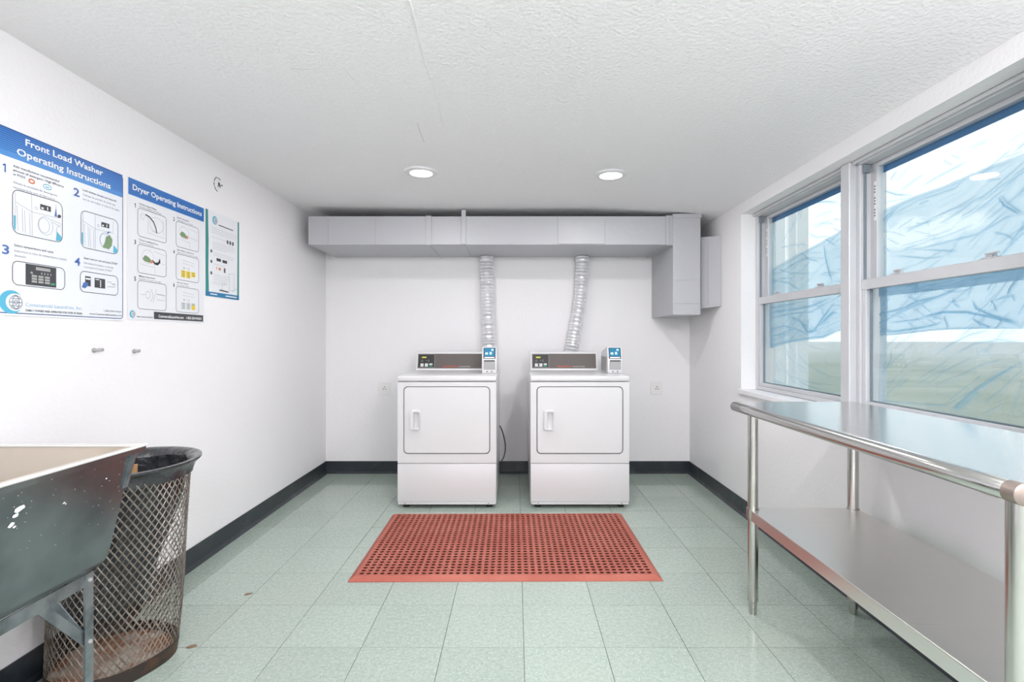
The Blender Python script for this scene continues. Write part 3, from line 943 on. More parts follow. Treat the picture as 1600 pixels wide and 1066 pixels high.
# ================================================================== DRYERS
DW, DD, DT = .676, .71, .905     # width, depth, worktop height
def dryer(cx, label):
    r = empty('tumble_dryer', (cx, 3.50, 0))
    h = DW / 2
    def box(nm, m, *bs, bev=.003, parent=r, seg=2):
        mb = MB()
        for a, b in bs:
            mb.box(a, b, bev, seg)
        return mb.build(nm, m, parent, smooth=40)
    for sx in (-1, 1):
        for y in (.05, DD - .05):
            MB().lathe([(0, 0), (.022, 0), (.022, .012), (.010, .016), (.010, .032), (0, .032)], (sx * (h - .05), y, 0), 16).build('foot', M_BLACK, r, smooth=40)
    box('cabinet', M_WHITE, ((-h, .012, .030), (h, DD, .866)), bev=.005)
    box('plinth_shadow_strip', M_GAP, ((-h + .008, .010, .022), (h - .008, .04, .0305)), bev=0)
    box('top_panel', M_WHITE, ((-h - .001, -.004, .869), (h + .001, DD, DT)), bev=.008, seg=3)
    # front frame with the rounded door opening
    z0, z1 = .309, .863
    dx0, dx1, dz0, dz1 = -.297, .296, .372, .834
    mb = MB()
    n = 6
    inner = rrect(dx0, dz0, dx1, dz1, .030, n)
    outer = []
    for (u, v) in inner:
        # square outline point that matches each rounded point
        cu, cv = (dx0 + dx1) / 2, (dz0 + dz1) / 2
        a, b = u - cu, v - cv
        sx_ = ((h - .001) - cu) / a if a > 0 else ((-(h - .001)) - cu) / a
        sz_ = (z1 - cv) / b if b > 0 else (z0 - cv) / b
        s = min(sx_, sz_)
        outer.append((cu + a * s, cv + b * s))
    V1 = [mb.bm.verts.new((u, 0, v)) for u, v in inner]
    V2 = [mb.bm.verts.new((u, 0, v)) for u, v in outer]
    V3 = [mb.bm.verts.new((u, .012, v)) for u, v in inner]
    V4 = [mb.bm.verts.new((u, .012, v)) for u, v in outer]
    m_ = len(inner)
    for i in range(m_):
        k = (i + 1) % m_
        mb.bm.faces.new((V1[i], V1[k], V2[k], V2[i]))
        mb.bm.faces.new((V3[i], V3[k], V1[k], V1[i]))
        mb.bm.faces.new((V2[i], V2[k], V4[k], V4[i]))
    # fill the four sharp outer corners
    for cxn, czn in ((h - .001, z0), (h - .001, z1), (-h + .001, z1), (-h + .001, z0)):
        best = sorted(range(m_), key=lambda i: (outer[i][0] - cxn) ** 2 + (outer[i][1] - czn) ** 2)
        pa = [i for i in best[:6] if abs(outer[i][0] - cxn) < 1e-6]
        pb = [i for i in best[:6] if abs(outer[i][1] - czn) < 1e-6]
        if pa and pb and pa[0] != pb[0]:
            q = mb.bm.verts.new((cxn, 0, czn))
            mb.bm.faces.new((V2[pa[0]], q, V2[pb[0]]))
    mb.build('front_frame', M_WHITE, r)
    fp = MB()
    fp.prism([(u, .0115, v) for u, v in inner], [(u, .009, v) for u, v in inner]).build('door_gasket', M_GAP, r)
    # door with rounded corners and a soft edge
    d = MB()
    o1 = rrect(dx0 + .0055, dz0 + .0055, dx1 - .0055, dz1 - .0055, .026, n)
    o2 = rrect(dx0 + .0085, dz0 + .0085, dx1 - .0085, dz1 - .0085, .023, n)
    A_ = [d.bm.verts.new((u, .010, v)) for u, v in o1]
    B_ = [d.bm.verts.new((u, .000, v)) for u, v in o1]
    C_ = [d.bm.verts.new((u, -.004, v)) for u, v in o2]
    for P, Q in ((A_, B_), (B_, C_)):
        for i in range(m_):
            k = (i + 1) % m_
            d.bm.faces.new((P[i], P[k], Q[k], Q[i]))
    d.bm.faces.new(C_)
    door = d.build('door', M_WHITE, r, smooth=30)
    # recessed pull handle
    hx0, hx1, hz0, hz1 = -.249, -.178, .537, .672
    hd = MB()
    fr = rrect(hx0, hz0, hx1, hz1, .010, 4)
    pk = rrect(hx0 + .024, hz0 + .012, hx1 - .007, hz1 - .012, .007, 4)
    P0 = [hd.bm.verts.new((u, -.003, v)) for u, v in fr]
    P1 = [hd.bm.verts.new((u, -.026, v)) for u, v in rrect(hx0 + .003, hz0 + .003, hx1 - .003, hz1 - .003, .009, 4)]
    P2 = [hd.bm.verts.new((u, -.026, v)) for u, v in pk]
    P3 = [hd.bm.verts.new((u + (.006 if u < (hx0 + hx1) / 2 + .01 else 0), -.0046, v)) for u, v in pk]
    k_ = len(fr)
    for P, Q in ((P0, P1), (P1, P2), (P2, P3)):
        for i in range(k_):
            hd.bm.faces.new((P[i], P[(i + 1) % k_], Q[(i + 1) % k_], Q[i]))
    hd.bm.faces.new(P3)
    hd.build('door_handle', M_WHITE, door, smooth=35)
    # lower access panel with two screws
    lp = box('lower_panel', M_WHITE, ((-h + .001, -.004, .046), (h - .001, .012, .3045)), bev=.004)
    box('panel_foot', M_WHITE, ((-h + .004, .000, .026), (h - .004, .012, .0445)), bev=.003)
    for sx in (-1, 1):
        MB().tube([(sx * (h - .052), .001, .036), (sx * (h - .052), -.003, .036)], .005, 10).build('screw', M_SILV, r)
    # control console
    x0, x1 = -h + .018, -h + .548
    cz0, cz1 = .908, 1.056
    yb0, yt0, yk = .565, .600, .672
    con = MB()
    sec = [(yb0 - .006, cz0), (yb0, cz0 + .010), (yt0, cz1 - .008), (yt0 + .008, cz1), (yk, cz1 + .002), (yk + .012, cz0)]
    con.prism([(x0, y, z) for y, z in sec], [(x1, y, z) for y, z in sec])
    con = con.build('console', M_WHITE, r)
    rise = Vector((0, yt0 - yb0, cz1 - .008 - cz0 - .010)); L_ = rise.length; rise.normalize()
    face = empty('console_face', (x0, yb0 - .0005, cz0 + .010))
    # local x along console, local y up the face, local z towards the viewer
    face.rotation_euler = Matrix((Vector((1, 0, 0)), rise, Vector((1, 0, 0)).cross(rise))).transposed().to_euler()
    cwid = x1 - x0
    fm = MB().box((.010, .008, 0), (cwid - .010, L_ - .008, .002), .0008, 1)
    face_o = fm.build('console_panel', M_BROWN, r)
    face_o.matrix_local = Matrix.Translation(face.location) @ face.rotation_euler.to_matrix().to_4x4()
    bpy.data.objects.remove(face)
    ym = L_
    MB().box((.013, .012, .002), (.146, ym - .012, .003), .0004, 1).build('control_module', M_BLACK, face_o)
    strokes([rrect(.014, .013, .145, ym - .013, .006, 3) + [rrect(.014, .013, .145, ym - .013, .006, 3)[0]]], .0022, 'module_outline', M_SILV, face_o, .0034)
    MB().box((.042, .091, .003), (.078, .102, .0042), .0003, 1).build('led_display', M_LED, face_o)
    for sym in ([(.036, .062), (.044, .078), (.052, .062), (.036, .062)], [(.076, .070), (.085, .070)], [(.0975, .060), (.0975, .079)]):
        strokes([sym], .0026, 'indicator_symbol', M_SILV, face_o, .0034)
    for k in range(3):
        bx = .033 + k * .035
        MB().box((bx, .022, .003), (bx + .025, .033, .005), .001, 1).build('button', M_GREENB if k == 2 else M_PWHITE, face_o)
        MB().box((bx, .036, .003), (bx + .025, .046, .005), .001, 1).build('button', M_PWHITE, face_o)
    lettering('Speed Queen', face_o, .212, .019, .325, .0115, M_ORANGE, .0026, .012)
    lettering('Commercial Dryer', face_o, .333, .019, .432, .007, M_PWHITE, .0026)
    return tag(r, label, 'dryer', 'front loading dryers')
dryer(-.4715, 'white front loading dryer on the left, with power cord beside it')
dryer(.4385, 'white front loading dryer on the right, under the drop box')

def reader(x, label):
    r = empty('card_reader', (x, 3.752, DT + .001))
    wd = .106
    # body: upright housing leaning back a little
    mb = MB()
    sec = [(0.004, 0), (0, .012), (.006, .100), (.030, .192), (.052, .196), (.30, .150), (.31, 0)]
    mb.prism([(0, y, z) for y, z in sec], [(wd, y, z) for y, z in sec])
    bmesh.ops.bevel(mb.bm, geom=mb.bm.edges[:], offset=.003, segments=2, affect='EDGES')
    mb.build('housing', M_WHITE, r, smooth=35)
    MB().box((-.002, .060, .012), (.0, .285, .120), .0006, 1).build('side_panel', M_GREYCARD, r)
    a = math.atan2(.024, .092)
    sc = MB().box((.009, -.003, 0), (wd - .009, .003, .082), .001, 1).build('screen_bezel', M_BLACK, r)
    sc.location = (0, .0075, .108)
    sc.rotation_euler = (-a, 0, 0)
    MB().box((.014, -.0045, .016), (wd - .014, -.003, .078), 0).build('screen', M_SCREEN, sc)
    for ia, ib in (((.022, .030), (.042, .046)), ((.054, .030), (.070, .050)), ((.066, .058), (.082, .072))):
        MB().box((ia[0], -.0055, ia[1]), (ib[0], -.0046, ib[1]), .0003, 1).build('screen_icon', M_CYAN, sc)
    MB().box((.016, -.0055, .003), (wd - .016, -.0032, .012), .0006, 1).build('screen_button_bar', M_PWHITE, sc)
    MB().box((.012, -.004, .030), (wd - .012, .006, .094), .002, 1).build('card_slot_plate', M_GREYCARD, r)
    MB().box((.014, -.006, .088), (wd - .014, .000, .097), .001, 1).build('slot_hood', M_BLACK if False else M_GAP, r)
    for q in (.036, .070):
        MB().tube([(q, .003, .014), (q, -.002, .014)], .0045, 10).build('lock_screw', M_GAP, r)
    return tag(r, label, 'card reader', 'card readers on the dryers')
reader(-.247, 'white card reader with small blue screen on the left dryer')
reader(.675, 'white card reader with small blue screen on the right dryer')

# power cord of the left dryer
cd = MB()
def bez(pts, n=14):
    out = []
    P = [Vector(p) for p in pts]
    for i in range(len(P) - 1):
        p0, p1, p2, p3 = P[max(i - 1, 0)], P[i], P[i + 1], P[min(i + 2, len(P) - 1)]
        for k in range(n):
            t = k / n
            out.append(.5 * ((2 * p1) + (-p0 + p2) * t + (2 * p0 - 5 * p1 + 4 * p2 - p3) * t * t + (-p0 + 3 * p1 - 3 * p2 + p3) * t ** 3))
    out.append(P[-1])
    return out
cd.tube(bez([(-.20, 4.235, .50), (-.155, 4.27, .46), (-.118, 4.28, .40), (-.092, 4.29, .30), (-.090, 4.29, .22), (-.115, 4.28, .145), (-.18, 4.27, .10), (-.24, 4.26, .09)]), .0048, 8)
tag(cd.build('power_cord', M_CORD, smooth=40), 'dark power cord curling down beside the left dryer', 'cord')

# ================================================================== OUTLETS ON THE FAR WALL
def outlet(x, z, label, slim):
    r = empty('wall_outlet', (x, YB, z))
    MB().box((-.052, -.006, -.056), (.052, 0, .056), .003).build('cover_plate', M_PLATE, r)
    MB().tube([(0.002, -.005, 0), (0.002, -.012, 0)], .024 if slim else .026, 24).build('socket_face', M_PLATE, r, smooth=40)
    MB().tube([(.002, -.011, .012), (.002, -.0128, .012)], .0045, 10).build('ground_hole', M_BLACK, r)
    for s in (-1, 1):
        o = MB().box((-.0022, -.0128, -.0065), (.0022, -.011, .0065)).build('slot', M_BLACK, r)
        o.location = (.002 + s * .0095, 0, -.006)
        o.rotation_euler = (0, s * .5, 0)
    return tag(r, label, 'wall outlet', 'round wall outlets')
outlet(-1.133, .733, 'white square power outlet on far wall left of the dryers', False)
outlet(1.214, .735, 'white round power outlet on far wall right of the dryers', True)

# ================================================================== RUBBER MAT
def rubber_mat():
    r = empty('rubber_mat', (-.052, 2.905, 0))
    r.rotation_euler = (0, 0, .008)
    W2, D2, bw, t = .7525, .4625, .036, .019
    nx, ny = 43, 27
    px, py = (2 * W2 - 2 * bw) / nx, (2 * D2 - 2 * bw) / ny
    mb = MB()
    cache = {}
    def V(x, y, z):
        k = (round(x * 1e5), round(y * 1e5), round(z * 1e5))
        if k not in cache:
            cache[k] = mb.bm.verts.new((x, y, z))
        return cache[k]
    ribs = {8, 17, 25, 34}
    for i in range(nx):
        for j in range(ny):
            cx, cy = -W2 + bw + (i + .5) * px, -D2 + bw + (j + .5) * py
            hx, hy = px / 2, py / 2
            ch = .23
            zt = t
            out = [(cx + hx * a, cy + hy * b) for a, b in ((1, -1 + ch), (1, 1 - ch), (1 - ch, 1), (-1 + ch, 1), (-1, 1 - ch), (-1, -1 + ch), (-1 + ch, -1), (1 - ch, -1))]
            rr = .75
            inn = [(cx + hx * rr * math.cos(math.radians(-22.5 + 45 * k)), cy + hy * rr * math.sin(math.radians(-22.5 + 45 * k))) for k in range(8)]
            O = [V(x, y, zt) for x, y in out]
            I = [mb.bm.verts.new((x, y, zt)) for x, y in inn]
            Bt = [mb.bm.verts.new((x, y, t - .003)) for x, y in inn]
            for k in range(8):
                q = (k + 1) % 8
                mb.bm.faces.new((O[k], O[q], I[q], I[k]))
                mb.bm.faces.new((I[k], I[q], Bt[q], Bt[k]))
            # walls of the small diamond holes between four big ones
            for k, e in ((1, (1, 1)), (3, (-1, 1)), (5, (-1, -1)), (7, (1, -1))):
                if (i == 0 and e[0] < 0) or (i == nx - 1 and e[0] > 0) or (j == 0 and e[1] < 0) or (j == ny - 1 and e[1] > 0):
                    # fill the corner on the border
                    c = V(cx + hx * e[0], cy + hy * e[1], zt)
                    mb.bm.faces.new((O[k], c, O[(k + 1) % 8]))
                else:
                    q = (k + 1) % 8
                    b1, b2 = V(out[k][0], out[k][1], t - .003), V(out[q][0], out[q][1], t - .003)
                    mb.bm.faces.new((O[k], O[q], b2, b1))
    mb.build('perforated_field', M_RUB, r)
    MB().box((-W2 + .02, -D2 + .02, .0004), (W2 - .02, D2 - .02, .0016)).build('hole_shade_sheet', mat('red_rubber_hole_shade', (78, 30, 26), .7), r)  # darker sheet: the shade inside the holes is put into its colour
    # bevelled border
    bd_ = MB()
    a, b = W2 - bw, D2 - bw
    R0 = [(-a, -b, t), (a, -b, t), (a, b, t), (-a, b, t)]
    R1 = [(-a - .010, -b - .010, t), (a + .010, -b - .010, t), (a + .010, b + .010, t), (-a - .010, b + .010, t)]
    R2 = [(-W2, -D2, .003), (W2, -D2, .003), (W2, D2, .003), (-W2, D2, .003)]
    R3 = [(-W2, -D2, 0), (W2, -D2, 0), (W2, D2, 0), (-W2, D2, 0)]
    Rs = [[bd_.bm.verts.new(p) for p in R] for R in (R0, R1, R2, R3)]
    for P, Q in zip(Rs, Rs[1:]):
        for k in range(4):
            bd_.bm.faces.new((P[k], P[(k + 1) % 4], Q[(k + 1) % 4], Q[k]))
    bd_.build('bevelled_border', M_RUB, r)
    for i in sorted(ribs):
        x = -W2 + bw + (i + 1) * px
        MB().box((x - .0075, -D2 + bw, t - .003), (x + .0075, D2 - bw, t + .003), .0025, 1).build('raised_rib', M_RUB, r)
    return tag(r, 'red rubber anti fatigue mat with rows of round holes on floor', 'floor mat')
rubber_mat()

# ================================================================== STEEL WORK TABLE
def table():
    r = empty('steel_work_table', (1.20, 1.59, 0))
    ox, oy = 1.20, 1.59
    def L(x, y, z): return (x - ox, y - oy, z)
    y0, y1 = .962, 2.222
    mb = MB().box(L(.952, y0, .8815), L(1.462, y1, .8865), .0012, 1)
    mb.box(L(.96, y0, .846), L(1.462, y0 + .003, .8815)).box(L(.96, y1 - .003, .846), L(1.462, y1, .8815)).box(L(1.459, y0 + .003, .846), L(1.462, y1 - .003, .8815))
    topo = mb.build('table_top', M_STEEL, r)
    nb = MB()
    pts = [L(.9505, y0 - .004, .8665)] + [L(.9505, y0 + (y1 - y0) * k / 6, .8665) for k in range(7)] + [L(.9505, y1 + .004, .8665)]
    nb.tube(pts, [.0165] + [.020] * 7 + [.0165], 24)
    nb.build('rolled_front_edge', M_STEEL, topo, smooth=50)
    nb = MB().tube([L(.9505, y0 - .010, .8665), L(.9505, y0 - .006, .8665), L(.9505, y0 + .022, .8665)], [.016, .0212, .0212], 24)
    nb.build('edge_cap', mat('brushed_end_cap', (150, 138, 130), .4, metal=.7), topo, smooth=50)
    for ya_ in (y0 + .09, y1 - .13):
        MB().box(L(.99, ya_, .83), L(1.43, ya_ + .04, .8805)).build('cross_brace', M_STEEL2, r)
    sh = MB().box(L(.985, 1.0, .436), L(1.44, 2.178, .4405), .001, 1)
    sh.box(L(.985, 1.0, .396), L(.9875, 2.178, .436)).box(L(1.4375, 1.0, .396), L(1.44, 2.178, .436)).box(L(.9875, 1.0, .396), L(1.4375, 1.003, .436)).box(L(.9875, 2.175, .396), L(1.4375, 2.178, .436))
    sh.build('under_shelf', M_STEEL2, r)
    for x in (1.0, 1.423):
        for y in (1.018, 2.160):
            lg = MB().lathe([(0, .060), (.0205, .060), (.0205, .880), (0, .880)], L(x, y, 0), 24).build('leg', M_CHROME, r, smooth=40)
            MB().lathe([(0, 0), (.0145, 0), (.0155, .012), (.0170, .052), (.0215, .056), (.0215, .066), (0, .066)], L(x, y, 0), 20).build('bullet_foot', M_CHROME, lg, smooth=40)
            MB().lathe([(.0204, .405), (.0245, .405), (.0245, .4445), (.0204, .4445)], L(x, y, 0), 24).build('shelf_socket', M_CHROME, lg, smooth=40)
            MB().lathe([(.0204, .845), (.0245, .845), (.0245, .872), (.0204, .872)], L(x, y, 0), 24).build('top_socket', M_CHROME, lg, smooth=40)
    return tag(r, 'stainless steel work table with rolled edge and undershelf below the window', 'table')
table()

# ================================================================== UTILITY SINK
def sink():
    ox, oy = -1.30, .92
    r = empty('utility_sink', (ox, oy, 0))
    ya, yb = .42, 1.428
    outer = [(-1.030, .862), (-1.034, .846), (-1.068, .842), (-1.132, .575), (-1.142, .548), (-1.160, .526), (-1.185, .516), (-1.47, .516), (-1.52, .55), (-1.578, .842), (-1.612, .846), (-1.616, .862)]
    inner = [(-1.602, .865), (-1.585, .858), (-1.530, .57), (-1.48, .545), (-1.205, .545), (-1.165, .575), (-1.080, .858), (-1.045, .865)]
    o = MB()
    A = [o.bm.verts.new((x - ox, ya - oy, z)) for x, z in outer]
    B = [o.bm.verts.new((x - ox, yb - oy, z)) for x, z in outer]
    for i in range(len(outer) - 1):
        o.bm.faces.new((A[i], A[i + 1], B[i + 1], B[i]))
    # end walls of the trough
    o.bm.faces.new([o.bm.verts.new(v.co) for v in A])
    o.bm.faces.new([o.bm.verts.new(v.co) for v in B])
    basin = o.build('basin', M_GALV, r, smooth=30)
    n = MB()
    t = .022
    A = [n.bm.verts.new((x - ox, ya + t - oy, z)) for x, z in inner]
    B = [n.bm.verts.new((x - ox, yb - t - oy, z)) for x, z in inner]
    for i in range(len(inner) - 1):
        n.bm.faces.new((A[i], A[i + 1], B[i + 1], B[i]))
    n.bm.faces.new([n.bm.verts.new(v.co) for v in A])
    n.bm.faces.new([n.bm.verts.new(v.co) for v in B])
    n.build('basin_liner', M_LINER, basin, smooth=30)
    rim = MB()
    rim.box((-1.041 - ox, ya - oy, .8605), (-1.026 - ox, yb - oy, .8665), .002, 1).box((-1.62 - ox, ya - oy, .8605), (-1.598 - ox, yb - oy, .8665), .002, 1)
    rim.box((-1.60 - ox, yb - .024 - oy, .8605), (-1.048 - ox, yb + .004 - oy, .8665), .002, 1).box((-1.60 - ox, ya - .004 - oy, .8605), (-1.048 - ox, ya + .024 - oy, .8665), .002, 1)
    rim.build('rim', mat('pale_worn_rim', (214, 214, 210), .35, metal=.3), basin)
    MB().prism([(-1.056 - ox, yb - oy - .008, .848), (-1.072 - ox, yb - oy - .008, .842), (-1.094 - ox, yb - oy - .008, .745), (-1.085 - ox, yb - oy - .008, .745)],
               [(-1.056 - ox, yb - oy + .003, .848), (-1.072 - ox, yb - oy + .003, .842), (-1.094 - ox, yb - oy + .003, .745), (-1.085 - ox, yb - oy + .003, .745)]).build('corner_bracket', M_GALV2, basin)
    rg = random.Random(5)
    # specks of dried soap on the front face
    sp = MB()
    def face_pt(y, z):
        tt = (.842 - z) / (.842 - .575)
        return (-1.068 - .064 * tt - ox + .0012, y - oy, z)
    blobs = [(1.114, .788, .011), (1.108, .776, .007), (1.104, .757, .009), (1.112, .750, .006), (1.23, .764, .004), (1.236, .760, .003), (1.35, .79, .003)]
    blobs += [(rg.uniform(.98, 1.42), rg.uniform(.66, .835), rg.uniform(.0005, .0013)) for _ in range(60)]
    for y, z, s in blobs:
        ang = rg.uniform(0, 3)
        pts = []
        for k in range(7):
            a = 2 * math.pi * k / 7
            q = s * rg.uniform(.5, 1.1)
            pts.append(face_pt(y + q * math.cos(a) * 1.2, z + q * math.sin(a) * .8))
        sp.poly(pts)
    so = sp.build('soap_specks', M_SPECK, basin)
    so['kind'] = 'stuff'
    # stand of angle iron
    def bar(nm, p, q, wd=.026, th=.003, flat_axis='x'):
        p, q = Vector(p), Vector(q)
        d = (q - p).normalized()
        side = Vector((1, 0, 0)) if flat_axis == 'x' else Vector((0, 1, 0))
        up = d.cross(side).normalized()
        sd = up.cross(d).normalized()
        o = Vector((ox, oy, 0))
        base = [p - o + up * a + sd * b for a, b in ((-wd / 2, -th / 2), (wd / 2, -th / 2), (wd / 2, th / 2), (-wd / 2, th / 2))]
        top_ = [b + (q - p) for b in base]
        return MB().prism(base, top_).build(nm, M_GALV2, r)
    bar('front_rail', (-1.1795, ya, .496), (-1.1795, yb - .008, .496), .034)
    bar('rear_rail', (-1.49, ya, .496), (-1.49, yb - .004, .496), .034)
    for y in (ya + .006, yb - .006):
        bar('side_rail', (-1.49, y, .496), (-1.176, y, .496), .034, flat_axis='y')
    for x, s in ((-1.176, -1), (-1.49, 1)):
        for y, q in ((yb - .004, -1), (ya + .004, 1)):
            lg = MB()
            lg.box((x - .0015 - ox, y - oy, 0), (x + .0015 - ox, y + q * .026 - oy, .514))
            lg.box((x - ox, y - .0015 - oy, 0), (x + s * .026 - ox, y + .0015 - oy, .514))
            lg = lg.build('leg', M_GALV2, r)
            for z in (.495, .325):
                MB().tube([(x - s * .0012 - ox, y + q * .013 - oy, z), (x - s * .006 - ox, y + q * .013 - oy, z)], .0055, 10).build('bolt', M_SILV, lg)
    bar('diagonal_brace', (-1.1830, yb - .018, .325), (-1.1830, yb - .155, .488), .024)
    bar('diagonal_brace', (-1.180, ya + .018, .325), (-1.180, ya + .155, .488), .024)
    bar('diagonal_brace', (-1.192, yb - .012, .325), (-1.33, yb - .012, .488), .024, flat_axis='y')
    return tag(r, 'galvanised utility sink with beige basin on angle iron legs by left wall', 'sink')
sink()

# ================================================================== WIRE BIN AND BIN LINER
BXC, BYC = -1.395, 1.832
def bin_c(z):      # the battered bin leans: centre and radius at height z
    t = z / .72
    return (-.047 * (1 - t) ** 1.4, 0.0), .184 + .010 * math.sin(2.2 * t) + .008 * t
def bin_pt(a, z, dr=0.0):
    (dx, dy), R = bin_c(z)
    R += .005 * math.sin(3 * a + 5 * z) + .003 * math.sin(5 * a - 9 * z) + dr
    return (dx + R * math.cos(a), dy + R * math.sin(a), z)
def wire_bin():
    r = empty('wire_trash_can', (BXC, BYC, 0))
    N, rows, z0, z1 = 58, 21, .012, .70
    mb = MB()
    for sgn in (1, -1):
        for k in range(N):
            prev = None
            steps = rows * 2
            for s in range(steps + 1):
                z = z0 + (z1 - z0) * s / steps
                a = 2 * math.pi * (k + sgn * s * .5) / N
                wob = .0010 * (1 if s % 2 else -1) * sgn
                th = .0025 if sgn < 0 else .0014
                p = Vector(bin_pt(a, z, wob)); rad = Vector((math.cos(a), math.sin(a), 0)); tan = Vector((-rad.y, rad.x, 0))
                d = (tan * sgn * (2 * math.pi * .19 * .5 / N) + Vector((0, 0, (z1 - z0) / steps))).normalized()
                nn = d.cross(rad).normalized()
                ring = [mb.bm.verts.new(p + rad * .0012 + nn * th * .2), mb.bm.verts.new(p + nn * th), mb.bm.verts.new(p - rad * .0012), mb.bm.verts.new(p - nn * th)]
                if prev:
                    for q in range(4):
                        mb.bm.faces.new((prev[q], prev[(q + 1) % 4], ring[(q + 1) % 4], ring[q]))
                prev = ring
    o = mb.build('expanded_mesh_wall', M_WIRE, r)
    def band(nm, za, zb, dr, m):
        b = MB()
        n = 64
        rings = []
        for z, d_ in ((za, dr), (zb, dr), (zb, dr - .003), (za, dr - .003)):
            rings.append([b.bm.verts.new(bin_pt(2 * math.pi * k / n, z, d_)) for k in range(n)])
        for P, Q in zip(rings, rings[1:] + rings[:1]):
            for k in range(n):
                b.bm.faces.new((P[k], P[(k + 1) % n], Q[(k + 1) % n], Q[k]))
        return b.build(nm, m, r, smooth=40)
    band('base_band', 0, .052, .003, M_BAND)
    fl_ = MB()
    n = 48
    ring = [fl_.bm.verts.new(bin_pt(2 * math.pi * k / n, .018, -.004)) for k in range(n)]
    ring2 = [fl_.bm.verts.new(bin_pt(2 * math.pi * k / n, .012, -.004)) for k in range(n)]
    fl_.bm.faces.new(ring); fl_.bm.faces.new(ring2[::-1])
    for k in range(n):
        fl_.bm.faces.new((ring[k], ring[(k + 1) % n], ring2[(k + 1) % n], ring2[k]))
    fl_.build('rusty_bottom', M_RUST, r)
    band('top_band', .690, .706, .002, M_BAND)
    return tag(r, 'battered expanded metal mesh trash can with rusty bottom beside sink', 'trash can')
wire_bin()
def bin_liner():
    r = empty('bin_liner', (BXC, BYC, .705))
    rg = random.Random(9)
    n = 96
    ph = [rg.uniform(0, 6) for _ in range(8)]
    def wr(a, z, k):
        return k * (math.sin(9 * a + ph[0] + 12 * z) + .7 * math.sin(17 * a + ph[1] - 9 * z) + .5 * math.sin(29 * a + ph[2] + 20 * z))
    # cuff folded over the flared rim, then the sack hanging inside
    cuff = [(.004, .664, .0010), (.007, .680, .0012), (.012, .694, .0012), (.020, .704, .0010), (.029, .711, .0007), (.033, .716, .0004), (.032, .721, .0003), (.024, .723, .0004), (.010, .718, .0010), (-.004, .708, .0025), (-.010, .68, .004)]
    b = MB()
    rings = []
    for dr, z, k in cuff:
        ring = []
        for i in range(n):
            a = 2 * math.pi * i / n
            R = bin_c(.70)[1] + dr + wr(a, z, k)
            lift = .010 * math.sin(a + .6)
            ring.append(b.bm.verts.new((R * math.cos(a), R * math.sin(a), z - .705 + lift * .5)))
        rings.append(ring)
    for P, Q in zip(rings, rings[1:]):
        for k in range(n):
            b.bm.faces.new((P[k], P[(k + 1) % n], Q[(k + 1) % n], Q[k]))
    b.build('folded_cuff', M_BAG, r, smooth=60)
    s = MB()
    rings = []
    sack = [(.70, .182, 0, 0), (.66, .180, 0, 0), (.60, .174, -.004, 0), (.54, .166, -.010, -.004), (.48, .154, -.022, -.010), (.40, .145, -.034, -.016), (.32, .134, -.048, -.02), (.24, .122, -.060, -.024), (.17, .104, -.074, -.024), (.125, .06, -.084, -.024)]
    for z, R0, dx, dy in sack:
        ring = []
        for i in range(n):
            a = 2 * math.pi * i / n
            R = R0 + wr(a, z, .0042)
            ring.append(s.bm.verts.new((dx * .9 + R * math.cos(a), dy + R * math.sin(a), z - .705 + .006 * math.sin(5 * a + 11 * z))))
        rings.append(ring)
    for P, Q in zip(rings, rings[1:]):
        for k in range(n):
            s.bm.faces.new((P[k], P[(k + 1) % n], Q[(k + 1) % n], Q[k]))
    s.bm.faces.new(rings[-1])
    s.build('sack', M_BAG, r, smooth=60)
    return tag(r, 'black plastic bin liner folded over the rim of the mesh trash can', 'trash bag')
bin_liner()
cb = MB().box((-.020, -.003, 0), (.020, .003, .34), .001, 1).box((-.028, -.006, .10), (-.012, -.003, .36), .001, 1).build('cardboard_scrap', M_CARD)
cb.location = (-1.462, 1.925, .352); cb.rotation_euler = (.08, .05, .5)
tag(cb, 'brown cardboard scrap standing inside the bin liner', 'cardboard')

# ================================================================== POSTERS ON THE LEFT WALL
def poster(name, Y0, Y1, Z0, Z1, label, paper, r_=.006):
    r = empty(name, (XL + .001, Y0, Z0))
    # local x runs along the wall away from the viewer, local y up, local z into the room
    r.rotation_euler = Matrix((Vector((0, 1, 0)), Vector((0, 0, 1)), Vector((1, 0, 0)))).transposed().to_euler()
    out = rrect(0, 0, Y1 - Y0, Z1 - Z0, r_, 4)
    MB().prism([(u, v, 0) for u, v in out], [(u, v, .0015) for u, v in out]).build('sheet', paper, r)
    r['Y0'], r['Z0'] = Y0, Z0
    return tag(r, label, 'poster')
def loc_fn(r):
    Y0, Z0 = r['Y0'], r['Z0']
    def f(x, y):
        Y, z = on_left(x, y)
        return (Y - Y0, z - Z0)
    return f
def para(r, f, s, xl, yb, xr, h, m, bold=0.0, z=.0024):
    (u0, v0), (u1, _) = f(xl, yb), f(xr, yb)
    return lettering(s, r, u0, v0, u1, h, m, z, bold)
def rbox(r, u0, v0, u1, v1, rad, wd, m, name='picture_frame', z=.0024):
    p = rrect(u0, v0, u1, v1, rad, 4)
    return strokes([p + [p[0]]], wd, name, m, r, z)

